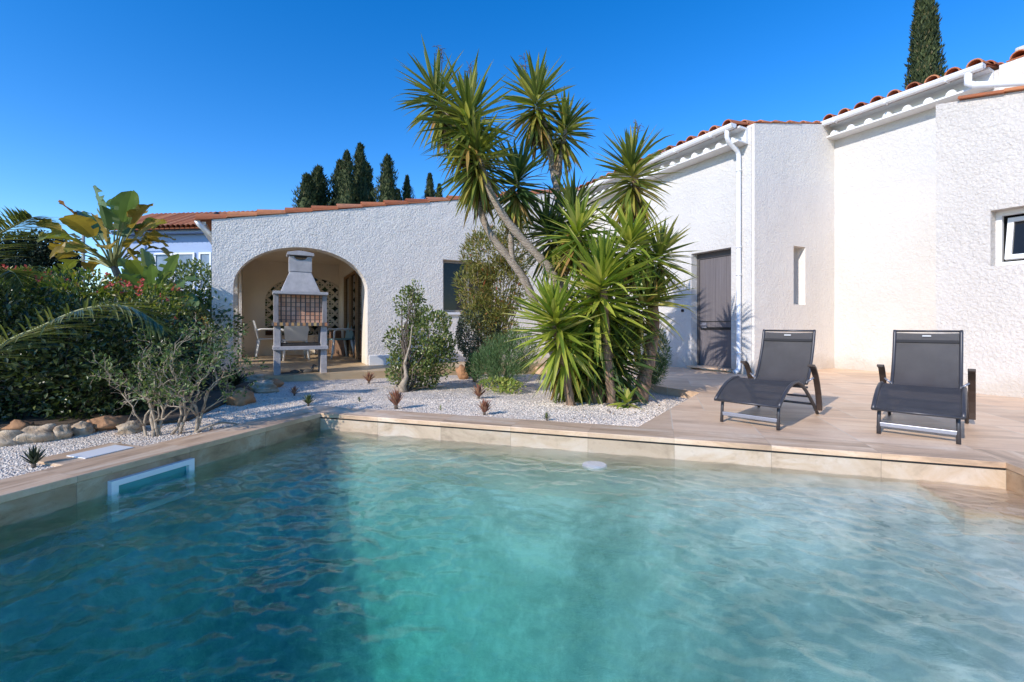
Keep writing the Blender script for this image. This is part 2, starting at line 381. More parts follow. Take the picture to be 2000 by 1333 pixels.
M['jade'] = leafmat('jade_leaf', [(0, (.07,.11,.03)), (.45, (.15,.20,.05)), (.85, (.27,.31,.085)), (1, (.38,.30,.11))], .2, .35, .5)
M['brush'] = leafmat('bottlebrush_leaf', [(0, (.10,.12,.03)), (.5, (.24,.24,.055)), (.88, (.38,.32,.09)), (.98, (.40,.20,.09)), (1, (.55,.10,.05))], .3, .45, .35)
M['box'] = leafmat('box_leaf', [(0, (.04,.055,.035)), (.6, (.10,.125,.07)), (1, (.22,.24,.15))], .15, .45, .4)
M['rosemary'] = leafmat('rosemary_leaf', [(0, (.05,.10,.035)), (.6, (.11,.20,.07)), (1, (.22,.30,.13))], .2, .55, .3)
M['low'] = leafmat('low_leaf', [(0, (.16,.24,.04)), (.6, (.32,.40,.08)), (1, (.48,.42,.13))], .3, .4)
M['hedge'] = leafmat('hedge_leaf', [(0, (.018,.030,.010)), (.5, (.042,.066,.019)), (.85, (.09,.12,.034)), (1, (.19,.21,.07))], .2, .30, .5)
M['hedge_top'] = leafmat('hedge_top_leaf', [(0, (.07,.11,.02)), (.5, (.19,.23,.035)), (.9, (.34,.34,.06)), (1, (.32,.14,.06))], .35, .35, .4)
M['redfl'] = leafmat('red_flower', [(0, (.50,.03,.03)), (1, (.75,.16,.14))], .3, .6)
M['scrag'] = leafmat('scraggly_leaf', [(0, (.05,.085,.025)), (.5, (.12,.18,.05)), (1, (.27,.31,.12))], .3, .4)
M['twig'] = bark('pale_branch', (.22,.16,.11), (.54,.44,.32), 14, (1,1,1), .5)
M['twig_dark'] = bark('dark_branch', (.07,.05,.035), (.20,.15,.11), 20, (1,1,1), .5)
M['palm'] = leafmat('palm_leaf', [(0, (.07,.10,.03)), (.6, (.17,.20,.06)), (1, (.34,.32,.13))], .3, .35, .5)
M['rachis'] = simple('palm_rachis', (.24,.25,.09), .5, 0, .15)
M['bop'] = leafmat('broad_leaf', [(0, (.06,.11,.04)), (.5, (.12,.19,.07)), (1, (.24,.29,.12))], .35, .33, .5)
M['bop_orange'] = leafmat('orange_leaf', [(0, (.30,.10,.02)), (.4, (.40,.24,.05)), (1, (.22,.26,.06))], .35, .45, .4)
M['boptrunk'] = bark('leaf_sheath', (.10,.07,.05), (.35,.27,.20), 18, (1,1,.3), .8)
M['cypress'] = leafmat('cypress_leaf', [(0, (.022,.036,.018)), (.5, (.050,.072,.030)), (.9, (.10,.12,.045)), (1, (.17,.13,.065))], .1, .7, .2)
M['fartree'] = leafmat('far_tree_leaf', [(0, (.010,.020,.012)), (1, (.035,.050,.025))], .1, .7, .2)
M['aloe_red'] = leafmat('red_aloe_leaf', [(0, (.24,.09,.055)), (.6, (.42,.18,.11)), (1, (.50,.30,.17))], .15, .4, .5)
M['aloe_green'] = leafmat('green_aloe_leaf', [(0, (.06,.09,.03)), (1, (.20,.22,.08))], .15, .4, .5)
M['aloe_dark'] = leafmat('dark_aloe_leaf', [(0, (.02,.035,.018)), (1, (.06,.08,.04))], .1, .4, .5)
M['duck'] = simple('figurine_grey', (.10,.09,.075), .8, 0, .3, 14, .5, 40)
M['lampglass'] = simple('lamp_glass', (.70,.68,.64), .2)
M['grass'] = simple('far_grass', (.07,.075,.035), .95, 0, .35, 1.5, .6, 12)

# ---------------------------------------------------------------- ground with the pool cut out
PL, PW = 9.0, 4.8            # pool length towards and behind the lens, width
WZ = -0.147
def flat_poly(name, pts, holes, z0, z1, mat, loc=None, rz=None, **k):
    b = MB(); b.prism(pts, holes, z0, z1, lambda x, y, w: (x, y, w)); return b.build(name, mat, None, loc=loc, rz=rz)
big = [(-400,-400),(400,-400),(400,600),(-400,600)]
b = MB(); b.prism(big, [[(-.25,.25),(PW+.25,.25),(PW+.25,-PL-.25),(-.25,-PL-.25)]], -.6, -.13, lambda x,y,w: (x,y,w))
tag(b.build('ground', M['grass'], None, loc=POOL, rz=PA), kind='structure')

# pool shell (walls with thickness, sloping floor)
def depth(a, bb):
    t = min(1, max(0, (a-.2)/(PW-.4))); n = min(1, max(0, -bb/5.0))
    ts = t*t*(3-2*t)
    d = min(a/.5, (PW-a)/1.3, -bb/1.3); c = min(1, max(0, d)); c = c*c*(3-2*c)
    base = 2.0 - 1.66*ts + .40*n + .10*math.sin(a*1.7+bb*.9)
    return -(.50*min(1, base)+(base-.50*min(1, base))*c)
b = MB()
b.box((PW/2, .15, -1.2467), (PW+.6, .30, 2.40), mat=0)
b.box((PW/2, -PL-.15, -1.27), (PW+.6, .30, 2.40), mat=0)
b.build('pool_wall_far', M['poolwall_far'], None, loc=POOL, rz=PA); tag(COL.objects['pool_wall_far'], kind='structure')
b = MB()
b.box((-.149, -PL/2, -1.237), (.30, PL-.004, 2.398)); b.box((PW+.149, -PL/2, -1.237), (.30, PL-.004, 2.398))
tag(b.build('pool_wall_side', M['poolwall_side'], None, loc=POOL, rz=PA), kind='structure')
def poolfloor():
    t = NT('pool_floor_stone'); v = t.obj()
    n = t.noise(v, .95, 6, .62, 1.4); n2 = t.noise(v, 6, 6, .6, .8)
    n5 = t.noise(v, 17, 5, .65, .6); f = t.math('ADD', t.math('MULTIPLY', n, .5), t.math('ADD', t.math('MULTIPLY', n2, .28), t.math('MULTIPLY', n5, .22)))
    c = t.ramp(f, [(.40, (.22,.28,.25)), (.49, (.52,.54,.47)), (.58, (.92,.88,.79))])
    vo = t.n('TexVoronoi', {'Vector': v, 'Scale': 1.7}); 
    t.l(c, t.b.inputs['Base Color']); t.b.inputs['Roughness'].default_value = .7
    return t.mat
M['poolfloor'] = poolfloor()
b = MB(); NX, NY = 48, 80; i0 = 0
for j in range(NY+1):
    for i in range(NX+1):
        a = -.05+(PW+.1)*i/NX; bb = .05-(PL+.1)*j/NY; b.v.append((a, bb, depth(a, bb)))
for j in range(NY):
    for i in range(NX):
        k = j*(NX+1)+i; b.f.append((k+NX+1, k+NX+2, k+1, k)); b.m.append(0)
tag(b.build('pool_floor', M['poolfloor'], None, True, POOL, PA), kind='structure')
# submerged corner steps at the right
b = MB()
b.box((PW-.20, -.225, -.664), (.44, .45, 1.0)); 
tag(b.build('pool_step', M['coping'], None, loc=POOL, rz=PA), kind='structure')
b = MB(); b.box((PW-.33, -.50, -.80), (.70, 1.0, .90)); tag(b.build('pool_step', M['coping'], None, loc=POOL, rz=PA), kind='structure')

# coping
def bev(o, w=.004, seg=2):
    m = o.modifiers.new('bevel', 'BEVEL'); m.width = w; m.segments = seg; m.limit_method = 'ANGLE'; return o
b = MB()
b.box((PW/2, .148, -.018), (PW, .306, .036)); b.box((PW/2, -PL-.15, -.018), (PW, .31, .036))
tag(bev(b.build('pool_coping', M['coping'], None, loc=POOL, rz=PA)), kind='structure')
b = MB()
b.box((-.147, -PL/2, -.0185), (.306, PL+.62, .0371)); b.box((PW+.147, -PL/2, -.0185), (.306, PL+.62, .0371))
tag(bev(b.build('pool_coping_side', M['coping_left'], None, loc=POOL, rz=PA)), kind='structure')
b = MB(); b.box((PW/2, .0, -.0414), (PW-.01, .006, .0095))
tag(b.build('pool_cover_rail_gap', M['black_gap'], None, loc=POOL, rz=PA), kind='structure')

# water: closed body with absorbing volume
def watermat():
    t = NT('pool_water')
    v2 = t.obj((1.0, 1.9, 1), R(-22)); nb = t.math('ADD', t.noise(v2, 22, 4, .7, 1.0), t.math('MULTIPLY', t.noise(v2, 70, 3, .6), .35))
    bm2 = t.bump(nb, 1.0, .0045)
    lw = t.n('LayerWeight', {'Blend': .5}).outputs['Facing']; fr = t.math('ADD', t.math('MULTIPLY', t.math('POWER', lw, 5.0), .90), .02); gl = t.n('BsdfGlossy', {'Roughness': .0, 'Color': (1,1,1,1)})
    tr = t.n('BsdfTransparent'); rf = t.n('BsdfRefraction', {'IOR': 1.33, 'Roughness': 0.0, 'Color': (1,1,1,1), 'Normal': bm2})
    body = t.n('MixShader', {0: .62, 1: tr.outputs[0], 2: rf.outputs[0]})
    mx = t.n('MixShader', {0: fr, 1: body.outputs[0], 2: gl.outputs[0]}); t.l(mx.outputs[0], t.out.inputs['Surface'])
    va = t.n('VolumeAbsorption', {'Color': (.18, .80, .765, 1), 'Density': .66}); t.l(va.outputs[0], t.out.inputs['Volume'])
    return t.mat
M['water'] = watermat()
b = MB(); WNX, WNY = 320, 330
def wave(x, y):
    q = rot((x, y), .35); q2 = rot((x, y), -.5)
    amp = .8+1.0*max(0, mn.noise(Vector((x*.55, y*.55, 3.1)))+.25)
    return amp*(.0080*mn.noise(Vector((q[0]*1.7, q[1]*3.2, 0)))+.0095*mn.noise(Vector((q2[0]*5, q2[1]*8.5, 5)))+.0072*mn.noise(Vector((q[0]*12, q[1]*19, 9)))+.0034*mn.noise(Vector((q2[0]*26, q2[1]*36, 2))))
wl = -PL*.72
for j in range(WNY+1):
    for i in range(WNX+1):
        x = -.03+(PW+.06)*i/WNX; y = (.03-3.9*j/290) if j <= 290 else (-3.87-(PL+.06-3.9)*(j-290)/(WNY-290)); b.v.append((x, y, WZ+wave(x, y)))
for j in range(WNY):
    for i in range(WNX):
        k = j*(WNX+1)+i; b.f.append((k+WNX+1, k+WNX+2, k+1, k)); b.m.append(0)
o = b.build('water', M['water'], None, True, POOL, PA); tag(o, kind='structure')
# close the body below so that the volume is bounded
me = o.data; bm = bmesh.new(); bm.from_mesh(me); be = [e_ for e_ in bm.edges if e_.is_boundary]
ret = bmesh.ops.extrude_edge_only(bm, edges=be); nv = [v_ for v_ in ret['geom'] if isinstance(v_, bmesh.types.BMVert)]
for v_ in nv: v_.co.z = -2.3
bmesh.ops.holes_fill(bm, edges=[e_ for e_ in bm.edges if e_.is_boundary], sides=0)
bmesh.ops.recalc_face_normals(bm, faces=bm.faces)
for f_ in bm.faces:
    if abs(f_.normal.z) < .3 or f_.normal.z < -.5: f_.smooth = False
for e_ in be:
    if e_.is_valid: e_.smooth = False
bm.to_mesh(me); bm.free()

# skimmer, lid, inlet light
e = empty('pool_skimmer', pool(.0, -1.425, -.15), PA, 'white skimmer frame with a wide turquoise mouth set in the shaded left pool wall', 'skimmer')
b = MB(); y0, y1, zt, zb = -.235, .235, .076, -.15
b.prism([(y0,zb),(y1,zb),(y1,zt),(y0,zt)], [[(y0+.035,zb+.035),(y1-.035,zb+.035),(y1-.035,zt-.032),(y0+.035,zt-.032)]], .001, .034, lambda x,y,w: (w, x, y))
for yy in (-.1, .1): b.tube([(.034, yy, zt-.010), (.038, yy, zt-.010)], .005, 8)
bev(b.build('frame', M['white_pvc'], e), .003)
b = MB(); b.box((.004, 0, -.035), (.008, .40, .17)); 
b.build('mouth', simple('turquoise_liner', (.05,.30,.34), .3), e)
e = empty('skimmer_cover', pool(0,0,0), PA, 'square stone access slab with white lid beside the left coping', 'cover')
# lid corners from the photo
c1 = pinv(ground(100, 900)); c2 = pinv(ground(222, 868)); 
b = MB(); b.box((-.455, (c1.y+c2.y)/2, -.012), (.30, abs(c2.y-c1.y)+.06, .022)); bev(b.build('slab', M['coping_left'], e))
b = MB(); b.box((-.40, (c1.y+c2.y)/2+.03, .003), (.17, .26, .006)); bev(b.build('lid', M['white_paint'], e), .002)
b = MB(); p = pool(0,0,0); cc = pinv(ground(1161, 906, WZ)); 
b.tube([(0,0,0),(0,.0,.012)], [.085,.080], 24); b.tube([(0,0,.012),(0,0,.016)], [.05,.048], 20)
o = b.build('pool_light', M['white_paint'], None, loc=pool(cc.x, cc.y, -.168), rz=PA)
tag(o, 'round white disc lying just under the water by the far pool wall', 'pool float')

# ---------------------------------------------------------------- deck, gravel, terrace
def hp(a, bb): q = pinv(house(a, bb)); return (q.x, q.y)
G1 = pinv(ground(1247, 831)); G2 = pinv(ground(1367, 767))
deck_pts = [(G1.x, .302), (PW+.302, .302), (PW+.302, -PL-.32), (16, -PL-.32), (16, 14), hp(0, 4), hp(-.2, -1.15), hp(-2.33, -1.15), (G2.x, G2.y)]
tag(flat_poly('deck', deck_pts, [], -.22, -.001, M['deck'], POOL, PA), kind='structure')
b = MB()
NXg, NYg = 70, 70
def gz(x, y):
    q = hinv((x, y, 0)); d = pinv((x, y, 0))
    t = min(1, max(0, (d.y-.3)/2.5)); s = min(1, max(0, (q.x+5.5)/3))
    return -.022 - .028*t - .05*t*s + .010*mn.noise(Vector((x*1.6, y*1.6, 0)))
grid = {}
def in_gravel(x, y):
    d = pinv((x, y, 0))
    if d.y > -10 and -.29 < d.x < PW+.3 and d.y < .29: return False
    return True
gx0, gx1, gy0, gy1 = -9.0, 2.6, -6.0, 8.2
for j in range(NYg+1):
    for i in range(NXg+1):
        x = gx0+(gx1-gx0)*i/NXg; y = gy0+(gy1-gy0)*j/NYg; grid[(i,j)] = len(b.v); b.v.append((x, y, gz(x, y)))
for j in range(NYg):
    for i in range(NXg):
        xs = gx0+(gx1-gx0)*(i+.5)/NXg; ys = gy0+(gy1-gy0)*(j+.5)/NYg; d = pinv((xs, ys, 0))
        if d.x > -.16 and d.y < .16: continue
        b.f.append((grid[(i,j)], grid[(i+1,j)], grid[(i+1,j+1)], grid[(i,j+1)])); b.m.append(0)
# push the cells that would poke into the pool under the coping
for k, v in enumerate(b.v):
    d = pinv(v)
    if d.x > -.10 and d.y < .10:
        if abs(d.x+.15) < abs(d.y-.15): d.x = -.15
        else: d.y = .15
        d.z = v[2]; w = pool(d.x, d.y); b.v[k] = (w.x, w.y, v[2])
tag(b.build('gravel_bed', M['gravel'], None), kind='structure')
rng = random.Random(4)
b = MB()
def inpoly(x, y, P):
    c = False
    for k in range(len(P)):
        x1, y1 = P[k]; x2, y2 = P[(k+1) % len(P)]
        if (y1 > y) != (y2 > y) and x < (x2-x1)*(y-y1)/(y2-y1)+x1: c = not c
    return c
def pebble(x, y, r):
    z = gz(x, y); i = len(b.v)
    q = [(1,0,0),(0,1,0),(-1,0,0),(0,-1,0),(0,0,1)]
    a = rng.random()*6.28; sx = r*rng.uniform(.8,1.5); sy = r*rng.uniform(.6,1.1); sz = r*rng.uniform(.6,1.1)
    for p in q:
        px_, py_ = rot((p[0]*sx, p[1]*sy), a); b.v.append((x+px_+rng.uniform(-.2,.2)*r, y+py_+rng.uniform(-.2,.2)*r, z-.002+p[2]*sz))
    for k in range(4): b.f.append((i+k, i+(k+1)%4, i+4)); b.m.append(0)
cnt = 0
while cnt < 64000:
    near = rng.random() < .62
    if near: Y = 1.5+rng.random()**1.2*3.6; px = rng.uniform(-40, 1300)
    else: Y = rng.uniform(3.4, 7.4); px = rng.uniform(300, 1400)
    x = (px-1000)/F*Y; d = pinv((x, Y, 0)); q = hinv((x, Y, 0))
    if (d.x > -.31 and d.y < .31) or inpoly(d.x, d.y, deck_pts) or q.y > -1.3: continue
    cnt += 1; pebble(x, Y, rng.uniform(.0042, .0085))
tag(b.build('gravel', M['pebble'], None), 'white gravel stones covering the planting bed', 'gravel', kind='stuff')
b = MB(); k = 0
while k < 420:
    c = rng.choice([(790,745),(930,745),(1150,800),(330,850),(470,790),(640,770),(1230,790)]); Y_ = ground(c[0]+rng.gauss(0,60), max(700, c[1]+rng.gauss(0,18)), -.05)
    d = pinv(Y_); q = hinv(Y_)
    if (d.x > -.31 and d.y < .31) or inpoly(d.x, d.y, deck_pts) or q.y > -1.3: continue
    k += 1; a_ = rng.random()*6.28; b.leaf(Vector((Y_.x, Y_.y, gz(Y_.x, Y_.y)+.012)), Vector((math.cos(a_), math.sin(a_), rng.uniform(-.2,.3))), Vector((rng.uniform(-.4,.4), rng.uniform(-.4,.4), 1)), rng.uniform(.02,.05), rng.uniform(.008,.016))
tag(b.build('leaf_litter', M['deadleaf'], None), 'dry fallen leaves scattered over the white gravel', 'fallen leaves', kind='stuff')
# soil bed under the hedge
b = MB(); b.prism([(-9,2.9),(-6,2.6),(-3.4,3.35),(-2.75,3.85),(-3.2,5.6),(-4.4,8.0),(-9,9)], [], -.3, -.004, lambda x,y,w:(x,y,w))
tag(b.build('soil_bed', M['soil'], None), kind='structure')
# terrace before the porch and porch floor
TZ = .06
b = MB(); b.prism([(-9.0,-1.15),(-.25,-1.15),(-.25,4.3),(-9.0,4.3)], [], -.2, TZ, lambda x,y,w:(x,y,w))
tag(bev(b.build('terrace', M['porchfloor'], None, loc=HOUSE, rz=HA), .006), kind='structure')

# ---------------------------------------------------------------- the villa
def zr(a): return 4.07+.205*a
villa = empty('white_villa', HOUSE, HA, 'white stucco villa with terracotta roof edges, arched porch and stepped side wings', 'house')
WX = -7.61
def arch(x0, x1, zb, zs, za, n=28, rev=False):
    c = (x0+x1)/2; r = (x1-x0)/2; pts = [(x0, zb)]
    for k in range(n+1):
        t = math.pi-math.pi*k/n; pts.append((c+r*math.cos(t), zs+(za-zs)*math.sin(t)))
    pts.append((x1, zb)); return pts
# wing front wall (b 0 .. .28)
outer = [(-7.32, -.1), (WX, -.1), (WX, zr(WX)-.05), (-.0, zr(0)-.05), (0, -.1), (-5.22, -.1)]
ap = arch(-7.32, -5.22, -.1, 1.42, 2.13)
outer = [(WX,-.1)] + ap + [(0,-.1), (0, zr(0)-.05), (WX, zr(WX)-.05)]
win = [(-3.77, 1.05), (-2.62, 1.05), (-2.62, 2.10), (-3.77, 2.10)]
b = MB(); b.prism(outer, [win], 0, .28, lambda x,y,w:(x,w,y)); o = b.build('wall', M['stucco_rough'], villa); o['label'] = 'rough stucco front wall with the arch'
bev(o, .03, 3)
# small plaster base at the right pier of the arch
b = MB(); b.box((-4.75, -.012, .13), (.9, .03, .22)); bev(b.build('plinth', M['white_paint'], villa), .01)
# wing left wall with two arches
outer = [(.282,-.1)] + arch(.55, 1.75, -.1, 1.3, 1.95) + arch(2.15, 3.45, -.1, 1.3, 1.95) + [(3.89,-.1), (3.89, 2.46), (.282, 2.46)]
b = MB(); b.prism(outer, [], WX, WX+.27, lambda x,y,w:(w,x,y)); b.build('wall', M['stucco_mid'], villa)
# wing back wall with arch hole for the screen
sx0, sx1 = -6.87, -4.94
b = MB(); outer = [(WX, -.1), (0, -.1), (0, 3.9), (WX, 2.45)]
hole = arch(sx0, sx1, .55, 1.38, 2.02)
b.prism(outer, [hole], 3.892, 4.14, lambda x,y,w:(x,w,y)); b.build('wall', M['cream'], villa)
b = MB(); cs = .245
def annulus(cx, cz, r0, r1, w0, w1, n=16):
    for k in range(n):
        a0 = 2*math.pi*k/n; a1 = 2*math.pi*(k+1)/n
        P = lambda r, a, w: (cx+r*math.cos(a), w, cz+r*math.sin(a))
        b.face([P(r0,a0,w0), P(r1,a0,w0), P(r1,a1,w0), P(r0,a1,w0)])
        b.face([P(r0,a0,w0), P(r0,a1,w0), P(r0,a1,w1), P(r0,a0,w1)])
        b.face([P(r1,a0,w0), P(r1,a0,w1), P(r1,a1,w1), P(r1,a1,w0)])
for i in range(9):
    for j in range(7):
        cx = sx0+.02+i*cs; cz = .62+j*cs
        annulus(cx, cz, cs*.36, cs*.50, 4.15, 4.23); annulus(cx, cz, cs*.12, cs*.20, 4.156, 4.22, 10)
        annulus(cx+cs/2, cz+cs/2, cs*.37, cs*.50, 4.153, 4.227)
b.build('breeze_block_screen', M['cream'], villa)
b = MB(); b.box(((sx0+sx1)/2, 3.87, .53), (sx1-sx0+.1, .10, .04)); b.build('sill', M['cream'], villa)
# porch ceiling, right inner wall with sliding doors
b = MB(); b.box(((WX-5.2)/2+.14, 2.09, 2.40), (2.41-.28, 3.6, .10)); b.build('ceiling', M['cream'], villa)
b = MB(); b.prism([(.282,-.1),(.7,-.1),(.7,1.98),(3.3,1.98),(3.3,-.1),(3.89,-.1),(3.89,2.5),(.282,2.5)], [], -5.20, -5.0, lambda x,y,w:(w,x,y)); b.build('wall', M['cream'], villa)
door = MB()
for yy in (.73, 1.55, 1.63, 2.42, 2.50, 3.27): door.box((-5.13, yy, 1.02), (.07, .055, 1.90))
door.box((-5.13, 2.0, 1.955), (.068, 2.5, .05)); d_ = door.build('sliding_door', M['wood'], villa)
b = MB(); b.box((-5.12, 2.0, 1.0), (.012, 2.5, 1.86)); b.build('pane', M['glass_dark'], d_)
# inner band (reveal) of the front arch is the wall thickness; lamp cord
b = MB(); b.tube([(-6.2, 1.6, 2.35), (-6.2, 1.6, 2.02)], .004, 6); b.tube([(-6.2,1.6,2.02),(-6.2,1.6,1.92)], [.02,.07], 12); b.build('hanging_lamp', M['dark_metal'], villa)
# front window
w_ = MB(); x0, x1, z0, z1 = -3.77, -2.62, 1.05, 2.10
w_.prism([(x0,z0),(x1,z0),(x1,z1),(x0,z1)], [[(x0+.05,z0+.05),(x0+.55,z0+.05),(x0+.55,z1-.05),(x0+.05,z1-.05)], [(x0+.60,z0+.05),(x1-.05,z0+.05),(x1-.05,z1-.05),(x0+.60,z1-.05)]], .10, .15, lambda x,y,w:(x,w,y))
wo = w_.build('window', simple('taupe_window_frame', (.30,.26,.22), .5), villa)
b = MB(); b.box(((x0+x1)/2, .13, (z0+z1)/2), (x1-x0-.04, .012, z1-z0-.04)); b.build('pane', M['glass_dark'], wo)
b = MB(); b.box(((x0+x1)/2, .04, z0-.025), (x1-x0+.12, .16, .045)); bev(b.build('sill', M['white_paint'], wo), .005)

# main block: door wall (plane a=0, b -3.98 .. 4)
dz = .06; db0, db1 = -3.62, -2.81
b = MB(); outer = [(-3.98,-.1), (db0,-.1), (db0,2.10), (db1,2.10), (db1,-.1), (4.1,-.1), (4.1,zr(0)-.08), (-3.98,zr(0)-.08)]
b.prism(outer, [], 0.0, .25, lambda x,y,w:(w,x,y)); o = b.build('wall', M['stucco_soft_dimmed'], villa); bev(o, .02, 3)
# slit-window gable (b=-3.98, a .25 .. 2.7)
def fnb(b0): return lambda x,y,w:(x,w,y)
outer = [(.02,-.1), (2.62,-.1), (2.62,zr(2.62)-.05), (.02,zr(.02)-.05)]
b = MB(); b.prism(outer, [[(1.09,1.15),(1.44,1.15),(1.44,2.155),(1.09,2.155)]], -4.02, -3.77, lambda x,y,w:(x,w,y)); o = b.build('wall', M['stucco_mid'], villa); bev(o, .025, 3)
b = MB(); b.box((1.265, -3.80, 1.65), (.31, .012, .98)); wo = MB()
wo.prism([(1.09,1.15),(1.44,1.15),(1.44,2.155),(1.09,2.155)], [[(1.115,1.175),(1.415,1.175),(1.415,2.13),(1.115,2.13)]], -3.82, -3.78, lambda x,y,w:(x,w,y))
wo = wo.build('window', M['white_paint'], villa); b.build('pane', M['glass_dark'], wo)
# recessed wall A (a=2.38)
b = MB(); b.prism([(-6.17,-.1),(-4.018,-.1),(-4.018,zr(2.38)-.10),(-6.17,zr(2.38)-.10)], [], 2.38, 2.62, lambda x,y,w:(w,x,y)); b.build('wall', M['stucco_soft_dimmed'], villa)
# second gable above the lean-to (b=-6.17)
b = MB(); b.prism([(2.36,-.1),(7.5,-.1),(7.5,zr(7.5)-.05),(2.36,zr(2.36)-.05)], [], -6.42, -6.172, lambda x,y,w:(x,w,y)); o = b.build('wall', M['stucco_rough'], villa); bev(o, .04, 3)
# wing B (low volume in front), plane a=.38, b -6.15 .. -9.6
def ztb(bb): return 3.50+(bb+6.14)*.22
BW = [(-6.62, 1.46), (-7.55, 1.46), (-7.55, 2.09), (-6.62, 2.09)]
b = MB(); b.prism([(-6.14,-.1),(-9.6,-.1),(-9.6,ztb(-9.6)),(-6.14,ztb(-6.14))], [BW], .38, .62, lambda x,y,w:(w,x,y)); o = b.build('wall', M['stucco_bay_dimmed'], villa); bev(o, .02, 3)
b = MB(); b.box((1.45, -6.26, 1.65), (1.66, .24, 3.5)); b.build('wall', M['stucco_mid'], villa)
b = MB()
for k in range(9):
    b0 = -6.35-k*.38; b1 = b0-.40; zz = ztb(b0)
    b.box((.50, (b0+b1)/2, ztb((b0+b1)/2)+.022), (.34, .40, .034), M=Matrix.Rotation(math.atan(.22), 3, 'X')@Matrix.Rotation(R(1.5), 3, 'X'))
bev(b.build('parapet_tiles', M['terracotta'], villa), .006)
b = MB(); b.prism([(-6.2, 3.2),(-9.6,2.5),(-9.6,2.44),(-6.2,3.14)], [], .63, 3.4, lambda x,y,w:(w,x,y)); b.build('lean_to_roof', M['terracotta'], villa)
# window on B, sash tilted open
wo = MB(); f = lambda x,y,w:(w,x,y)
wo.prism(BW, [[(-6.67,1.51),(-7.50,1.51),(-7.50,2.04),(-6.67,2.04)]], .54, .60, f); wob = wo.build('window', M['white_paint'], villa)
sa = MB(); Mt = Matrix.Rotation(R(13), 3, 'Y')
def sash(x, y, w):
    q = Mt @ Vector((w, 0, y-1.53)); return (q.x+.53, x, q.z+1.53)
sa.prism([(-6.70,1.53),(-7.47,1.53),(-7.47,2.02),(-6.70,2.02)], [[(-6.75,1.58),(-7.42,1.58),(-7.42,1.97),(-6.75,1.97)]], -.03, .02, sash); so_ = sa.build('sash', M['white_paint'], wob)
b = MB(); b.prism([(-6.74,1.57),(-7.43,1.57),(-7.43,1.98),(-6.74,1.98)], [], -.008, .004, sash); b.build('pane', M['glass_dark'], wob)
b = MB(); b.box((.66, -7.085, 1.78), (.02, .95, .7)); b.build('pane', M['glass_dark'], wob)
# chimney at the far right
b = MB(); cpt = hinv(at(2030, 40, 8.2)); b.box((cpt.x, cpt.y, 5.0), (.5, .5, 1.7)); bev(b.build('chimney', M['stucco_soft_dimmed'], villa), .03)

# roofs: rows of barrel tiles running up the slope (+a)
def tiles(bld, a0, a1, b0, b1, sp=.24, r=.085, first=True):
    n = max(1, int(round((b1-b0)/sp))); sp = (b1-b0)/n
    rg = random.Random(int(a0*100+b0*10))
    for k in range(n):
        bc = b0+sp*(k+.5)
        a = a0; s = 0
        while a < a1-.05:
            L = .42; a_end = min(a+L+.05, a1+.05); jit = rg.uniform(-.012,.012)
            i = len(bld.v); nn = 8
            for e_, (aa, rr, dz_) in enumerate(((a+rg.uniform(-.012,.012) if s == 0 else a, r*1.06, .030), (a_end, r*.86, .0))):
                for th in (0, 1):
                    rr2 = rr-(.016 if th else 0)
                    for j in range(nn+1):
                        t = math.pi*j/nn; bld.v.append((aa, bc+jit+rr2*math.cos(t), zr(aa)+dz_+rr2*math.sin(t)*1.0-.02))
            m = nn+1
            for j in range(nn):
                bld.f.append((i+j, i+j+1, i+2*m+j+1, i+2*m+j)); bld.m.append(0)
                bld.f.append((i+m+j, i+3*m+j, i+3*m+j+1, i+m+j+1)); bld.m.append(0)
                bld.f.append((i+j, i+m+j, i+m+j+1, i+j+1)); bld.m.append(0)
            a += L; s += 1
    # channel tiles / deck under the rows
    bld.face([(a0+.03,b0,zr(a0+.03)-.022),(a1,b0,zr(a1)-.022),(a1,b1,zr(a1)-.022),(a0+.03,b1,zr(a0+.03)-.022)])
    bld.face([(a0+.03,b0,zr(a0+.03)-.05),(a0+.03,b1,zr(a0+.03)-.05),(a1,b1,zr(a1)-.05),(a1,b0,zr(a1)-.05)])
b = MB()
tiles(b, WX-.22, -.02, .06, 4.3)
b.build('roof', M['terracotta'], villa)['label'] = 'low terracotta roof over the porch wing'
b = MB(); tiles(b, -.34, 6.2, -3.90, 5.2); tiles(b, 2.02, 6.2, -6.14, -3.98); tiles(b, 2.5, 7.2, -9.5, -6.2)
b.build('roof', M['terracotta'], villa)['label'] = 'main terracotta barrel tile roof'
# verge tiles
def verge(bld, a0, a1, bc):
    a = a0; rg = random.Random(9)
    while a < a1:
        L = .42; e_ = min(a+L, a1); m_ = (a+e_)/2
        bld.box((m_, bc+rg.uniform(-.006,.006), zr(m_)-.034+rg.uniform(-.003,.003)), (e_-a+.02, .20, .020), M=Matrix.Rotation(-math.atan(.205)+R(1.8), 3, 'Y')); a += L
for va_ in ((WX-.22, 0, .085), (.05, 2.6, -3.93), (2.4, 7.4, -6.33)):
    b = MB(); verge(b, *va_); bev(b.build('verge_tiles', M['terracotta'], villa), .006)
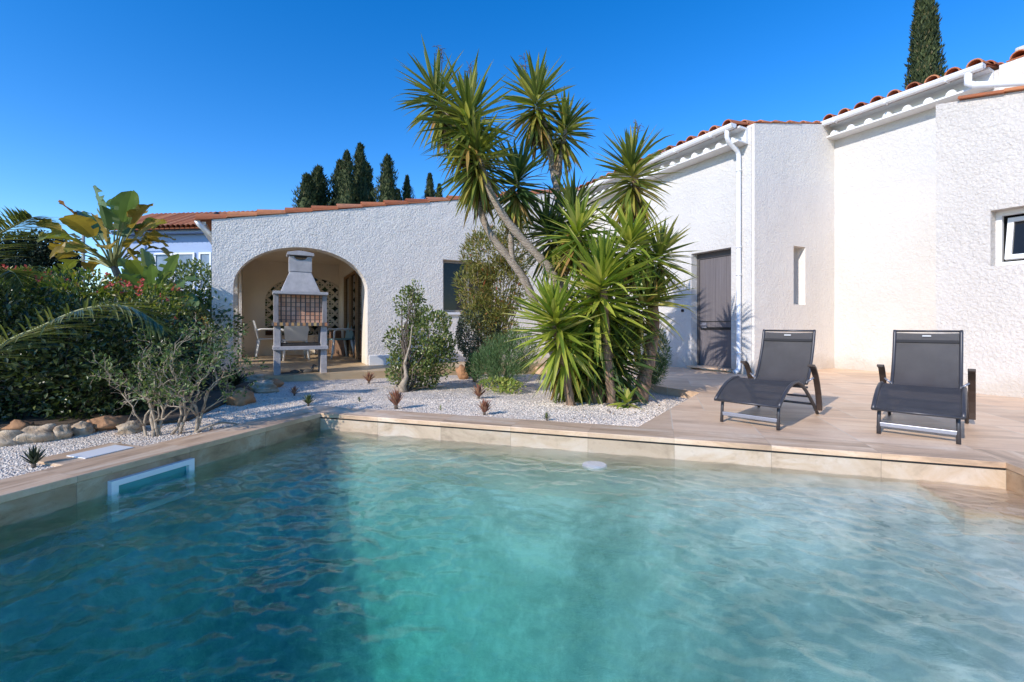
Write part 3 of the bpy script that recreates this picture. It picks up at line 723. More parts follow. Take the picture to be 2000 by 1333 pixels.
# cornices, gutters
def cornice(a_e, wall, b0, b1):
    ze = zr(a_e); cb = MB()
    cb.box((wall-.13, (b0+b1)/2, ze-.275), (.26, b1-b0, .026))
    cb.box((wall-.09, (b0+b1)/2, ze-.05), (.26, b1-b0, .03))
    cb.box((wall-.03, (b0+b1)/2, ze-.162), (.06, b1-b0, .196))
    n = int((b1-b0)/.24)
    for k in range(n):
        bc = b0+(b1-b0)*(k+.5)/n; cb.prism([(bc+.062*math.cos(math.pi*q_/10), ze-.263+.072*math.sin(math.pi*q_/10)) for q_ in range(11)], [], wall-.252, wall-.05, lambda x,y,w:(w,x,y))
    cb.build('cornice', M['white_paint'], villa)
    g = MB(); xg = a_e-.055; zg = ze-.030; prof = [(-.062,.0),(-.06,-.035),(-.04,-.065),(0,-.078),(.04,-.065),(.058,-.03),(.06,0),(.052,0),(.05,-.028),(.034,-.056),(0,-.068),(-.034,-.056),(-.052,-.03),(-.053,0)]
    g.prism([(xg+p[0], zg+p[1]) for p in prof], [], b0, b1, lambda x,y,w:(x,w,y))
    for bb in (b0+.003, b1-.003):
        g.prism([(xg+p[0], zg+p[1]) for p in prof[:7]], [], bb-.003, bb+.003, lambda x,y,w:(x,w,y))
    k = b0+.4
    while k < b1: g.box((xg-.0, k, zg-.04), (.135, .02, .085)); k += .75
    bev(g.build('gutter', M['white_pvc'], villa, False), .002)
    return xg, zg
xg, zg = cornice(-.30, 0, -3.93, 3.9)
xg2, zg2 = cornice(2.06, 2.38, -6.12, -4.0)
b = MB(); pb = -3.80
b.tube([(xg,pb,zg-.06),(xg,pb,zg-.17),(xg+.05,pb,zg-.24),(-.10,pb,zg-.34),(-.06,pb,zg-.42),(-.06,pb,zg-.6),(-.06,pb,.10),(-.09,pb,.05),(-.16,pb,.03)], .036, 14)
for z in (3.30, 2.05, 1.60, .32): b.tube([(-.06,pb,z),(-.06,pb,z+.035)], .042, 14)
b.build('downpipe', M['white_pvc'], villa, True)
b = MB(); p2 = -6.0
b.tube([(xg2,p2+.05,zg2-.05),(xg2,p2+.05,zg2-.2),(xg2,p2-.02,zg2-.26),(xg2-.06,p2-.60,zg2-.50),(xg2-.1,p2-.9,zg2-.62)], .045, 14); b.build('downpipe', M['white_pvc'], villa, True)
# left eave end of the porch wing: gutter end, pipe
b = MB(); b.box((WX-.14, 2.2, zr(WX)-.10), (.10, 4.2, .07)); b.build('gutter', M['white_pvc'], villa)
b = MB(); b.tube([(WX-.20,.06,zr(WX)-.07),(WX-.17,.06,zr(WX)-.13),(WX-.08,.12,zr(WX)-.22),(WX+.05,.4,zr(WX)-.30)], .04, 12); b.build('downpipe', M['white_pvc'], villa, True)
b = MB(); b.tube([(WX+.05,.25,zr(WX)+.02),(WX+.05,.25,zr(WX)+.10),(WX+.05,.25,zr(WX)+.13)], [.05,.05,.02], 12); b.build('roof_vent', M['dark_metal'], villa)
# door
b = MB(); b.prism([(db0,dz),(db1,dz),(db1,2.10),(db0,2.10)], [[(db0+.05,dz+.001),(db1-.05,dz+.001),(db1-.05,2.0),(db0+.05,2.0)]], .15, .23, lambda x,y,w:(w,x,y))
fr = b.build('door_frame', M['door_frame'], villa)
b = MB(); b.box((.19, (db0+db1)/2, 1.03), (.04, db1-db0-.10, 1.94)); dr = b.build('door', M['door'], villa)
b = MB(); b.box((.165, (db0+db1)/2, .735), (.014, db1-db0-.14, .045)); b.box((.165, (db0+db1)/2, .86), (.012, db1-db0-.14, .010)); b.build('lock_bar', M['dark_metal'], dr)
b = MB(); b.box((.155, db1-.16, .79), (.03, .10, .10)); b.tube([(.15,db1-.13,.80),(.10,db1-.13,.80),(.10,db1-.24,.80)], .010, 8); b.build('handle', M['lounger_bar'], dr)
b = MB(); b.box((.07, (db0+db1)/2, .045), (.36, db1-db0+.04, .03)); bev(b.build('threshold', M['deck'], villa))
# wall lamp and bell
lp = hinv(at(1313, 547, 8.7)); e = empty('wall_lamp', house(0, lp.y, lp.z), HA, 'small round white wall lamp half hidden by the yucca left of the grey door', 'lamp')
b = MB(); b.tube([(-.0,0,0),(-.05,0,0)], .05, 16); b.build('base', M['white_pvc'], e)
b = MB(); b.tube([(-.05,0,0),(-.07,0,-.01),(-.12,0,-.02),(-.15,0,-.02)], [.05,.085,.07,.02], 18); b.build('lamp_shade', M['lampglass'], e, True)
lp = hinv(at(1332, 607, 8.5)); b = MB(); b.tube([(0,0,0),(-.02,0,0)], .028, 14); b.tube([(-.02,0,0),(-.028,0,0)], .014, 10)
tag(b.build('door_bell', M['dark_metal'], None, loc=house(0, lp.y, lp.z), rz=HA), 'small dark round bell button on the wall left of the grey door', 'bell')

# ---------------------------------------------------------------- neighbour's house (far left)
nh = empty('neighbour_house', at(300, 600, 17), R(-6), 'white neighbouring house tinted shade blue with orange tiled eave behind the broad leaved plants', 'house')
nh.location.z = .32
b = MB(); b.box((1.1, 2.2, 2.1), (5.2, 4, 4.1)); b.build('wall', M['shade_blue_wall'], nh)
b = MB(); b.box((1.1, .02, 3.95), (5.5, .30, .12)); b.build('eave_board', M['shade_blue_wall'], nh)
b = MB()
for k in range(28):
    x = -1.6+.20*k; i = len(b.v)
    for yy, zz in ((-.45, 4.02), (1.6, 5.0)):
        for j in range(7): t = math.pi*j/6; b.v.append((x+.1*math.cos(t), yy, zz+.1*math.sin(t)))
    for j in range(6): b.f.append((i+j, i+j+1, i+8+j, i+7+j)); b.m.append(0)
b.box((1.1, .6, 4.45), (5.6, 2.1, .04), M=Matrix.Rotation(math.atan(.98/2.05), 3, 'X')); b.build('roof', M['terracotta'], nh)
for xx, w in ((.25, .75), (1.10, .85), (1.95, .5)):
    b = MB(); b.prism([(xx-w/2,1.8),(xx+w/2,1.8),(xx+w/2,3.2),(xx-w/2,3.2)], [[(xx-w/2+.07,1.87),(xx+w/2-.07,1.87),(xx+w/2-.07,3.13),(xx-w/2+.07,3.13)]], .14, .19, lambda x,y,w:(x,w,y)); wd = b.build('window', M['white_paint'], nh)
    b = MB(); b.box((xx, .185, 2.5), (w-.1, .02, 1.3)); b.build('pane', M['curtain'], wd)
e = empty('roof_railing', at(163, 460, 16), 0, 'pale metal railing post sticking up behind the broad leaved tree', 'railing')
b = MB(); b.tube([(0,0,-3.5),(0,0,.85)], .045, 8); b.tube([(0,0,.62),(1.0,0,.55)], .018, 6); b.tube([(0,0,.42),(1.0,0,.36)], .018, 6); b.build('post', M['concrete'], e)

# ---------------------------------------------------------------- barbecue
bq = ground(588, 742, -.03); e = empty('masonry_barbecue', (bq.x, bq.y, -.05), HA, 'grey concrete masonry barbecue with brick panel and tall chimney hood before the arch', 'barbecue')
e.scale = (.90, 1, 1)
W2 = .405
b = MB(); b.box((0,.24,.045), (.86,.56,.09)); bev(b.build('plinth', M['brick_plain'], e), .006)
for s in (-1, 1):
    b = MB(); b.box((s*(W2-.05), .20, .46), (.10, .42, .75)); bev(b.build('leg', M['concrete'], e), .006)
b = MB(); b.box((0,.19,.50), (.84,.50,.055)); bev(b.build('shelf', M['concrete'], e), .006)
b = MB(); b.box((0,.20,.548), (.58,.40,.04)); b.build('ash_tray', M['ash'], e)
b = MB(); b.box((0,.19,.855), (.86,.50,.05)); bev(b.build('hearth', M['brick_band'], e), .003)
b = MB(); b.box((0,.12,1.09), (.67,.07,.42)); b.build('brick_back', M['brick'], e)
for s in (-1, 1):
    b = MB(); b.box((s*(W2-.035), .20, 1.09), (.07, .42, .42)); bev(b.build('side_panel', M['concrete_dark'], e), .004)
b = MB(); b.box((0,.19,1.325), (.84,.50,.045)); bev(b.build('shelf', M['concrete'], e), .005)
b = MB(); i = len(b.v)
for (w, y0, y1, z) in ((.305,.02,.42,1.35),(.165,.10,.34,1.66)):
    b.v += [(-w,y0,z),(w,y0,z),(w,y1,z),(-w,y1,z)]
b.f += [(0,1,5,4),(1,2,6,5),(2,3,7,6),(3,0,4,7),(4,5,6,7),(3,2,1,0)]; b.m += [0]*6
bev(b.build('hood', M['concrete'], e), .008)
b = MB()
b.prism([(-.175,1.66),(.175,1.66),(.175,1.89),(.10,1.89)]+[(.10*math.cos(-math.pi*k/10), 1.89+.055*math.sin(-math.pi*k/10)) for k in range(1,10)]+[(-.10,1.89),(-.175,1.89)], [], .09, .13, lambda x,y,w:(x,w,y))
b.box((-.155,.23,1.775),(.04,.20,.228)); b.box((.155,.23,1.775),(.04,.20,.228)); b.box((0,.335,1.775),(.27,.03,.228))
bev(b.build('chimney', M['concrete'], e), .004)
b = MB(); b.prism([(-.21,1.905),(.21,1.905),(.205,1.945),(.05,1.972),(-.05,1.972),(-.205,1.945)], [], .045, .385, lambda x,y,w:(x,w,y)); bev(b.build('cap', M['concrete'], e), .006)
# figurine and stones under it
b = MB(); dk = Vector((bq.x, bq.y, .04)) 
def blob(bld, c, r, mat=0, nz=.0, seed=0, n=10, m=7):
    i0 = len(bld.v); c = Vector(c)
    for j in range(m+1):
        t = math.pi*j/m
        for i in range(n):
            a = 2*math.pi*i/n; d = Vector((math.sin(t)*math.cos(a), math.sin(t)*math.sin(a), math.cos(t)))
            k = 1+nz*mn.noise(d*1.6+Vector((seed*3.1,seed,0)))
            bld.v.append((c.x+d.x*r[0]*k, c.y+d.y*r[1]*k, c.z+d.z*r[2]*k))
    for j in range(m):
        for i in range(n):
            a = i0+j*n+i; q = i0+j*n+(i+1) % n; bld.f.append((a, a+n, q+n, q)); bld.m.append(mat)
e2 = empty('duck_figurine', (0,0,0), HA, 'small dark duck figurine standing under the barbecue', 'figurine')
e2.location = Vector((bq.x,bq.y,0))+Matrix.Rotation(HA,3,'Z')@Vector((.10,.12,.042))
b = MB(); blob(b, (0,0,.04), (.085,.045,.04)); b.tube([(.05,0,.05),(.075,0,.09),(.08,0,.115)], [.025,.017,.014], 10); blob(b, (.088,0,.125), (.024,.019,.018)); b.tube([(.105,0,.122),(.135,0,.118)], [.009,.004], 8)
b.tube([(-.07,0,.05),(-.11,0,.07)], [.025,.006], 8); b.build('body', M['duck'], e2, True)
e2 = MB(); blob(e2, (0,0,.035), (.07,.05,.038), nz=.3, seed=2); o = e2.build('stone', M['duck'], None, True, loc=Vector((bq.x,bq.y,0))+Matrix.Rotation(HA,3,'Z')@Vector((-.08,.14,.042))); tag(o, 'grey rounded stone under the barbecue beside the duck figurine', 'stone')
e2 = MB(); blob(e2, (0,0,.02), (.13,.06,.022), nz=.3, seed=5); o = e2.build('stone', M['duck'], None, True, loc=Vector((bq.x,bq.y,0))+Matrix.Rotation(HA,3,'Z')@Vector((-.20,.10,.042))); tag(o, 'flat dark stone under the barbecue by its left leg', 'stone')

# ---------------------------------------------------------------- porch furniture
def chair(loc, rz, label, mat, mat2, grp='garden chairs round the porch table'):
    e = empty('garden_chair', loc, rz, label, 'chair', grp)
    b = MB(); b.box((0,0,.42), (.46,.44,.03)); bev(b.build('seat', mat2, e), .01)
    b = MB()
    b.prism([(-.21,.42),(.21,.42),(.235,.66),(.20,.84),(-.20,.84),(-.235,.66)], [], 0, .022, lambda x,y,w:(x, .20+w+(y-.42)*.22, y)); bev(b.build('backrest', mat2, e), .006)
    for sx_ in (-1,1):
        for sy_ in (-1,1):
            b = MB(); b.tube([(sx_*.20, sy_*.19, .42),(sx_*.245, sy_*.26, 0)], [.028,.022], 8); b.build('leg', mat, e, True)
        b = MB(); b.tube([(sx_*.25,-.22,.10),(sx_*.25,-.20,.60),(sx_*.26,-.14,.645),(sx_*.26,.16,.645),(sx_*.23,.25,.62)], .022, 8); b.build('armrest', mat, e, True)
    return e
def hfloor(px, py):   # point on the porch floor at a photo pixel
    return ground(px, py, TZ)
p = hfloor(576, 703); chair((p.x,p.y,TZ), HA+R(184), 'white plastic armchair seen from behind through the barbecue legs', M['plastic_white'], M['plastic_white'])
p = hfloor(524, 697); chair((p.x,p.y,TZ), HA+R(95), 'white plastic armchair at the left end of the porch table', M['plastic_white'], M['plastic_white'])
p = hfloor(663, 699); chair((p.x,p.y,TZ), HA+R(-78), 'white plastic armchair with pale green back at the right of the porch table', M['plastic_white'], M['plastic_green'])
p = hfloor(588, 694)
e = empty('wooden_table', (p.x,p.y,TZ), HA, 'warm wooden dining table in the porch behind the barbecue', 'table')
b = MB(); b.box((0,0,.735), (1.25,.75,.035)); bev(b.build('tabletop', M['wood'], e), .006)
for sx_ in (-1,1):
    for sy_ in (-1,1):
        b = MB(); b.box((sx_*.53, sy_*.30, .36), (.08,.08,.715)); b.build('leg', M['wood'], e)
for px_, py_, r_, lb in ((514, 693, 80, 'brown wicker armchair in the back left corner of the porch'), (676, 694, -60, 'brown wicker armchair by the sliding doors behind the pale green chair')):
    p = hfloor(px_, py_); e = empty('wicker_armchair', (p.x,p.y,TZ), HA+R(r_), lb, 'armchair', 'wicker armchairs at the back of the porch')
    b = MB(); b.box((0,0,.21), (.52,.50,.42)); bev(b.build('seat', M['wicker'], e), .02)
    b = MB(); b.box((0,.26,.45), (.60,.08,.75)); bev(b.build('backrest', M['wicker'], e), .02)
    for s in (-1,1):
        b = MB(); b.box((s*.285,-.01,.32), (.06,.48,.56)); bev(b.build('armrest', M['wicker'], e), .02)
p = hfloor(628, 692); e = empty('wicker_basket', (p.x,p.y,TZ), HA, 'white wicker storage box under the porch table', 'basket')
b = MB(); b.box((0,0,.24), (.36,.34,.46)); bev(b.build('body', M['wicker_white'], e), .015)
b = MB(); b.box((0,0,.485), (.40,.38,.03)); bev(b.build('lid', M['plastic_white'], e), .008)

# ---------------------------------------------------------------- sun loungers (x = along the lounger, y = across)
def lounger(loc, rz, label):
    e = empty('sun_lounger', loc, rz, label, 'sun lounger', 'grey mesh sun loungers on the stone deck')
    # x back, y to the right of someone looking from the foot (negative y = right)
    seat = [(-.07,.185),(-.03,.215),(.05,.262),(.15,.305),(.27,.332),(.38,.333),(.48,.318),(.58,.292),(.66,.272)]
    back = [(.66,.272),(.72,.285),(.77,.32),(.83,.40),(.885,.50),(.93,.61),(.965,.725)]
    def strip(pts, hw0, hw1, name, mat, th=.006):
        b = MB(); n = len(pts)
        for off in (0, -th):
            for k, (x, z) in enumerate(pts):
                hw = hw0+(hw1-hw0)*k/(n-1)
                for j in range(5):
                    y = -hw+2*hw*j/4; sag = -.006*(1-(y/hw)**2); b.v.append((x, y, z+off+sag))
        for s in (0, 1):
            for k in range(n-1):
                for j in range(4):
                    a = s*n*5+k*5+j; q = (a, a+5, a+6, a+1); b.f.append(q if s else q[::-1]); b.m.append(0)
        return b.build(name, mat, e, True)
    strip(seat, .225, .215, 'seat_sling', M['sling']); bs = strip(back, .205, .198, 'back_sling', M['sling'])
    hb = MB()
    hb.box((.936,0,.652), (.010,.392,.022), M=Matrix.Rotation(R(17),3,'Y')); hb.build('head_band', M['band'], bs)
    tg = MB(); tg.box((.9465,0,.698), (.003,.055,.011), M=Matrix.Rotation(R(17),3,'Y')); tg.build('maker_label', M['tagwhite'], bs)
    for s in (-1, 1):
        b = MB(); b.tube([(x, s*.232, z) for x, z in seat[:6]]+[(.48,s*.234,.300),(.60,s*.235,.24),(.72,s*.236,.165),(.85,s*.238,.075),(.93,s*.240,.008)], .0135, 10); b.build('side_rail', M['lounger_frame'], e, True)
        b = MB(); b.tube([(x, s*.208, z) for x, z in back[1:]]+[(.972,s*.207,.745)], .0125, 10); b.build('back_rail', M['lounger_frame'], e, True)
        b = MB(); b.tube([(.02,s*.205,.235),(.00,s*.207,.12),(-.01,s*.208,.0)], [.013,.012,.013], 10); b.build('leg', M['lounger_frame'], e, True)
        # armrest: flat curved blade
        b = MB(); path = [(.60,.452),(.64,.450),(.69,.425),(.75,.36),(.80,.28),(.84,.19),(.865,.10),(.875,.045)]
        n = len(path); th = .011; w = .022; b_ = []
        for k,(x,z) in enumerate(path):
            a, c = path[max(0,k-1)], path[min(n-1,k+1)]; tx, tz = c[0]-a[0], c[1]-a[1]; L = math.hypot(tx,tz); nx_, nz_ = -tz/L*th, tx/L*th
            for (dy, m_) in ((-w,1),(w,1),(w,-1),(-w,-1)): b.v.append((x+nx_*m_, s*.268+dy, z+nz_*m_))
        for k in range(n-1):
            for j in range(4):
                a = k*4+j; c = k*4+(j+1)%4; b.f.append((a,c,c+4,a+4)); b.m.append(0)
        b.f += [(3,2,1,0), tuple((n-1)*4+j for j in range(4))]; b.m += [0,0]
        bev(b.build('armrest', M['armrest'], e), .004)
        b = MB(); b.tube([(.735,s*.21,.30),(.75,s*.255,.34)], .008, 8); b.build('bracket', M['lounger_bar'], e, True)
    b = MB(); b.box((-.004,0,.070), (.018,.42,.030)); bev(b.build('front_crossbar', M['lounger_bar'], e), .004)
    b = MB(); b.tube([(.80,-.24,.105),(.80,.24,.105)], .010, 8); b.tube([(.70,-.235,.18),(.70,.235,.18)], .009, 8); b.build('rear_crossbar', M['lounger_frame'], e, True)
    for pp_ in (((-.072,-.24,.184),(-.072,.24,.184)), ((.655,-.235,.262),(.655,.235,.262)), ((.972,-.208,.738),(.972,.208,.738))):
        b = MB(); b.tube(pp_, .009, 8); b.build('cross_tube', M['lounger_frame'], e, True)
    return e
l1 = lounger((1.863,3.575,0), R(90-47), 'grey mesh sun lounger nearer the grey door, seen at an angle')
l2 = copy_thing(l1, (2.82,3.17,0), R(90-45.4), 'grey mesh sun lounger at the right, nearest the wall with the tilted window')

# ---------------------------------------------------------------- plants
def rand_dir(rg):
    while True:
        v = Vector((rg.uniform(-1,1), rg.uniform(-1,1), rg.uniform(-1,1)))
        if .05 < v.length < 1: return v.normalized()
def rosette(name, c, axis, rad, n, parent, base, rg, stem=.35, mats=None, maxpol=148, w=.047, oldfrac=.35):
    """c = crown centre in world; leaves spring from the top part of the stem"""
    mats = mats or [M['leafY'], M['leafYlow']]
    b = MB(); axis = axis.normalized(); o1 = axis.orthogonal().normalized(); o2 = axis.cross(o1)
    for k in range(n):
        t = (k+.5)/n; pol = R(8+(maxpol-8)*(1-t)**.72)+rg.uniform(-.16,.16); az = k*2.39996+rg.uniform(-.25,.25)
        d = axis*math.cos(pol)+(o1*math.cos(az)+o2*math.sin(az))*math.sin(pol)
        p = c-axis*(stem*(1-t))+d*.015-base
        L = rad*rg.uniform(.82,1.08)*(.72 if t > .93 else 1)*(1.0 if pol < 2.1 else .92)
        old = rg.random() < max(0, (oldfrac-t)/max(oldfrac,.01))*1.3
        b.sword(p, d, L, w*rg.uniform(.8,1.15), rg.uniform(.0,.26)+(.7 if rg.random() < .08 else 0)+(.35 if old else .15*(1-t)), 1 if old else 0, 5, rg.uniform(-.6,.6))
    return b.build(name, mats, parent)
def trunk_pts(lst, base):
    P = [at(*q)-base for q in lst]; out = []
    for k in range(len(P)-1):     # catmull
        p0 = P[max(0,k-1)]; p1 = P[k]; p2 = P[k+1]; p3 = P[min(len(P)-1,k+2)]
        for s in range(4):
            t = s/4; out.append(.5*((2*p1)+(p2-p0)*t+(2*p0-5*p1+4*p2-p3)*t*t+(3*p1-p0-3*p2+p3)*t**3))
    out.append(P[-1]); return out
def yucca(label, basepx, trunks, heads, seed, twigs=()):
    rg = random.Random(seed); base = at(*basepx); base.z = gz(base.x, base.y)-.01
    e = empty('yucca_tree', base, 0, label, 'yucca', 'yuccas in the gravel bed')
    for tr in trunks:
        pts, r0, r1, mt = tr; P = trunk_pts(pts, base); n = len(P)
        rs = [(r0+(r1-r0)*k/(n-1))*(1+.10*math.sin(k*2.3+seed)+rg.uniform(-.06,.06)) for k in range(n)]
        b = MB(); b.tube(P, rs, 12); b.build('trunk', mt, e, True)
    for h in heads:
        (px, py, Y), ax, rp, n, stem = h[:5]; kw = h[5] if len(h) > 5 else {}
        c = at(px, py, Y); rosette('leaf_rosette', c, Vector(ax), rp/F*Y, n, e, base, rg, stem/F*Y, **kw)
        sk = kw.get('skirt', 0)
        if h[6] if len(h) > 6 else True:
            b = MB(); A = Vector(ax).normalized()
            for k in range(26):
                az = rg.uniform(0,6.28); t = rg.random(); o1 = A.orthogonal().normalized(); o2 = A.cross(o1)
                d = (o1*math.cos(az)+o2*math.sin(az))*.38-A*.95
                b.sword(c-A*(stem/F*Y)*(.95+.35*t)-base, d, rp/F*Y*rg.uniform(.4,.75), .030, .25, 0, 5)
            b.build('dead_leaf_skirt', M['deadleaf'], e)
    for (px, py, Y, hh) in twigs:
        b = MB(); c = at(px, py, Y)-base
        b.tube([c, c+Vector((.01,0,hh*.5)), c+Vector((-.01,.02,hh))], [.006,.005,.002], 5)
        for k in range(16):
            t = rg.uniform(.3,1); p = c+Vector((0,0,hh*t)); d = rand_dir(rg); d.z = abs(d.z)*.8; q = p+d*rg.uniform(.04,.11)
            b.tube([p, (p+q)/2+Vector((0,0,.01)), q], [.003,.003,.0015], 4); d2 = rand_dir(rg); b.tube([q, q+d2*.04], [.003,.002], 4)
        b.build('flower_stalk', M['twig_dark'], e)
    return e
YT, YB = M['ytrunk'], M['ytrunk_brown']
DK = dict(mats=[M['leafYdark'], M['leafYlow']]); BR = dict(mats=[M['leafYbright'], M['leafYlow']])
yucca('tallest yucca, its forked pale trunk leaning left under the topmost spiky crowns', (1155, 790, 5.15),
      [([(1160,795,5.15),(1150,720,5.15),(1134,656,5.12),(1115,615,5.1),(1096,577,5.1),(1077,530,5.08),(1055,505,5.06),(1017,464,5.05),(982,420,5.02),(955,370,5.0),(930,290,5.0),(915,235,5.0)], .056, .036, YT),
       ([(1120,790,5.25),(1085,700,5.25),(1055,620,5.25),(1030,558,5.22),(1011,527,5.2),(992,502,5.2),(960,461,5.2),(941,420,5.2),(930,360,5.2),(905,290,5.25),(870,220,5.28),(852,180,5.3)], .050, .032, YT),
       ([(1003,520,5.2),(999,490,5.2),(998,458,5.2)], .035, .030, YT)],
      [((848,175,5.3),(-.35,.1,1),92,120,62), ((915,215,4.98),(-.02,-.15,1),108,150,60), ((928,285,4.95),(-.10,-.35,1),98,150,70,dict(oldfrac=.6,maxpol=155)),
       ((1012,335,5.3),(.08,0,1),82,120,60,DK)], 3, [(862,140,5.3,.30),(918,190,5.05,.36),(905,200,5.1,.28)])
yucca('slender straight yucca behind the tall leaning one, its crown bright yellow green below', (1110, 775, 5.6),
      [([(1112,785,5.6),(1105,640,5.6),(1098,480,5.6),(1090,385,5.6),(1084,354,5.6),(1078,323,5.6),(1072,277,5.58),(1055,215,5.55)], .055, .032, YT),
       ([(1086,350,5.6),(1096,300,5.62),(1104,255,5.65)], .035, .028, YT)],
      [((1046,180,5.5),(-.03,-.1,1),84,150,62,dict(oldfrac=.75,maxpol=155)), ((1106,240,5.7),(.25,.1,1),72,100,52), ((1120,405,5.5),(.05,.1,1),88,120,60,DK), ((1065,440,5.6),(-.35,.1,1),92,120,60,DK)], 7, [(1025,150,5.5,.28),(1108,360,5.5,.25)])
yucca('yucca with a thick woody trunk and a round crown against the eave', (1250, 785, 5.15),
      [([(1248,795,5.1),(1256,750,5.1),(1268,697,5.15),(1276,640,5.2),(1272,560,5.25),(1258,470,5.3),(1246,400,5.3),(1238,330,5.3)], .088, .040, YB),
       ([(1268,640,5.2),(1282,580,5.2),(1292,520,5.15)], .045, .035, YB)],
      [((1234,318,5.3),(-.02,-.05,1),90,170,72,dict(oldfrac=.6,maxpol=150)), ((1231,465,4.95),(-.05,-.45,1),96,130,55,BR), ((1292,488,5.1),(.35,-.1,1),78,110,50), ((1272,575,5.05),(.45,-.25,.9),95,140,80,dict(oldfrac=.8,maxpol=150))], 11, [(1245,270,5.3,.16)])
yucca('low front yucca with the broadest bright green rosette hanging over the gravel', (1192, 780, 4.75),
      [([(1195,786,4.75),(1190,740,4.75),(1186,700,4.75),(1182,620,4.75),(1178,560,4.75)], .050, .040, YB),
       ([(1192,700,4.8),(1160,600,4.85),(1135,500,4.9),(1130,460,4.9)], .040, .034, YB)],
      [((1177,535,4.65),(.05,-.6,1),132,290,185,dict(mats=[M['leafYbright'], M['leafYlow']], oldfrac=.45, maxpol=165, w=.055)),
       ((1130,445,4.85),(.05,-.45,1),88,110,50,BR)], 15)
yucca('low left yucca whose rosette leans left above the gravel edge', (1112, 795, 4.7),
      [([(1116,800,4.7),(1110,760,4.7),(1104,715,4.7),(1090,660,4.68),(1078,620,4.65)], .048, .038, YB)],
      [((1078,610,4.55),(-.38,-.6,1),112,270,165,dict(mats=[M['leafYbright'], M['leafYlow']], oldfrac=.45, maxpol=165, w=.053))], 19)
yucca('short thick brown yucca stump amid the clump with drooping dark leaves', (1158, 770, 5.0),
      [([(1160,795,5.0),(1162,740,5.0),(1158,690,5.05),(1150,640,5.1)], .11, .06, YB)],
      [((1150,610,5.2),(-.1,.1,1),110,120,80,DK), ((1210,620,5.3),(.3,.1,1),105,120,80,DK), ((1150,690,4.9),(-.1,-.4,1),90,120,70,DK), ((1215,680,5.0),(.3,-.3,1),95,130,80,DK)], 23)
yucca('tiny yucca pup sprouting from the gravel in front of the thick trunk', (1226, 800, 4.65),
      [([(1226,805,4.65),(1226,790,4.65)], .02, .018, YB)],
      [((1226,785,4.65),(0,-.1,1),44,26,12,BR)], 29)

def foliage(b, rg, blobs, n, size, aspect=.5, mat=0, up=.4, gap=.0, shell=.55, freq=3.0, fold=.2, matfn=None):
    tot = sum(r[0]*r[1]*r[2] for _, r in blobs)
    for c, r in blobs:
        c = Vector(c); k = int(n*r[0]*r[1]*r[2]/tot)
        while k > 0:
            d = rand_dir(rg); s = rg.uniform(shell**3, 1)**(1/3)
            p = Vector((c.x+d.x*r[0]*s, c.y+d.y*r[1]*s, c.z+d.z*r[2]*s))
            nz = mn.noise(p*freq)
            k -= 1
            if nz < -.5+gap: continue
            p = p + d*nz*.22*min(r)
            dd = (d*.7+rand_dir(rg)*.8+Vector((0,0,up))).normalized()
            nn = (rand_dir(rg)+Vector((0,0,1.0))+d*.5).normalized()
            b.leaf(p, dd, nn, size*rg.uniform(.6,1.3), size*aspect*rg.uniform(.8,1.2), matfn(p, d) if matfn else mat, fold)
def bushstems(b, rg, base, blobs, n, r0=.012, r1=.003, wob=.06):
    for k in range(n):
        c, r = rg.choice(blobs); d = rand_dir(rg); tip = Vector(c)+Vector((d.x*r[0],d.y*r[1],d.z*r[2]))*.8
        P = [Vector(base)+Vector((rg.uniform(-.03,.03),rg.uniform(-.03,.03),0))]
        for s in range(1,7):
            t = s/6; P.append(P[0].lerp(tip, t)+rand_dir(rg)*wob*math.sin(math.pi*t)); 
        b.tube(P, [r0+(r1-r0)*s/6 for s in range(7)], 6)
def bush(name, label, cat, basept, blobs, n, size, mats, seed, aspect=.5, nst=14, stem='twig_dark', gap=0, up=.4, shell=.55, freq=3.0, group=None, matfn=None, r0=.012, extra=None):
    rg = random.Random(seed); base = Vector(basept); e = empty(name, base, 0, label, cat, group)
    bl = [(Vector(c)-base, r) for c, r in blobs]; b = MB()
    foliage(b, rg, bl, n, size, aspect, 0, up, gap, shell, freq, matfn=matfn)
    b.build('foliage', mats, e)
    if nst:
        b = MB(); bushstems(b, rg, (0,0,-.02), bl, nst, r0); b.build('branches', M[stem], e, True)
    if extra: extra(e, rg, bl)
    return e
def px_blob(px, py, Y, rx, rz, ry=None): 
    return (at(px, py, Y), (rx/F*Y, (ry if ry else rx)/F*Y, rz/F*Y))
def gp(px, py, z=-.05): q = ground(px, py, z); return (q.x, q.y, z)
# jade shrub
bush('jade_shrub', 'open shrub with small round leaves and a twisted grey trunk, standing alone on gravel', 'shrub', gp(790,768),
     [px_blob(800,600,6.1,28,42),px_blob(812,570,6.1,16,24),px_blob(775,665,6.1,24,40),px_blob(840,655,6.0,46,52),px_blob(860,700,6.0,32,40),px_blob(815,725,6.0,48,38),px_blob(775,720,6.1,22,34)],
     7500, .045, [M['jade']], 31, .6, 34, 'twig_dark', .18, .6, .25, 6.0, r0=.010,
     extra=lambda e, rg, bl: (lambda b: (b.tube([(0,0,-.05),(-.03,0,.08),(.02,.02,.20),(-.01,.05,.36),(.05,.10,.60),(.07,.12,.85)], [.065,.05,.026,.018,.012,.006], 10), b.build('trunk', M['twig'], e, True)))(MB()))
bush('bottlebrush_shrub', 'tall loose yellow green bottlebrush shrub in front of the dark window', 'shrub', gp(960,735,-.05),
     [px_blob(925,560,6.7,40,42),px_blob(950,500,6.7,50,56),px_blob(985,560,6.7,46,60),px_blob(945,610,6.7,46,32),px_blob(1010,480,6.8,40,60),px_blob(975,640,6.7,40,40)],
     9500, .085, [M['brush']], 37, .20, 60, 'twig', .12, .5, .3, 4.0, r0=.02)
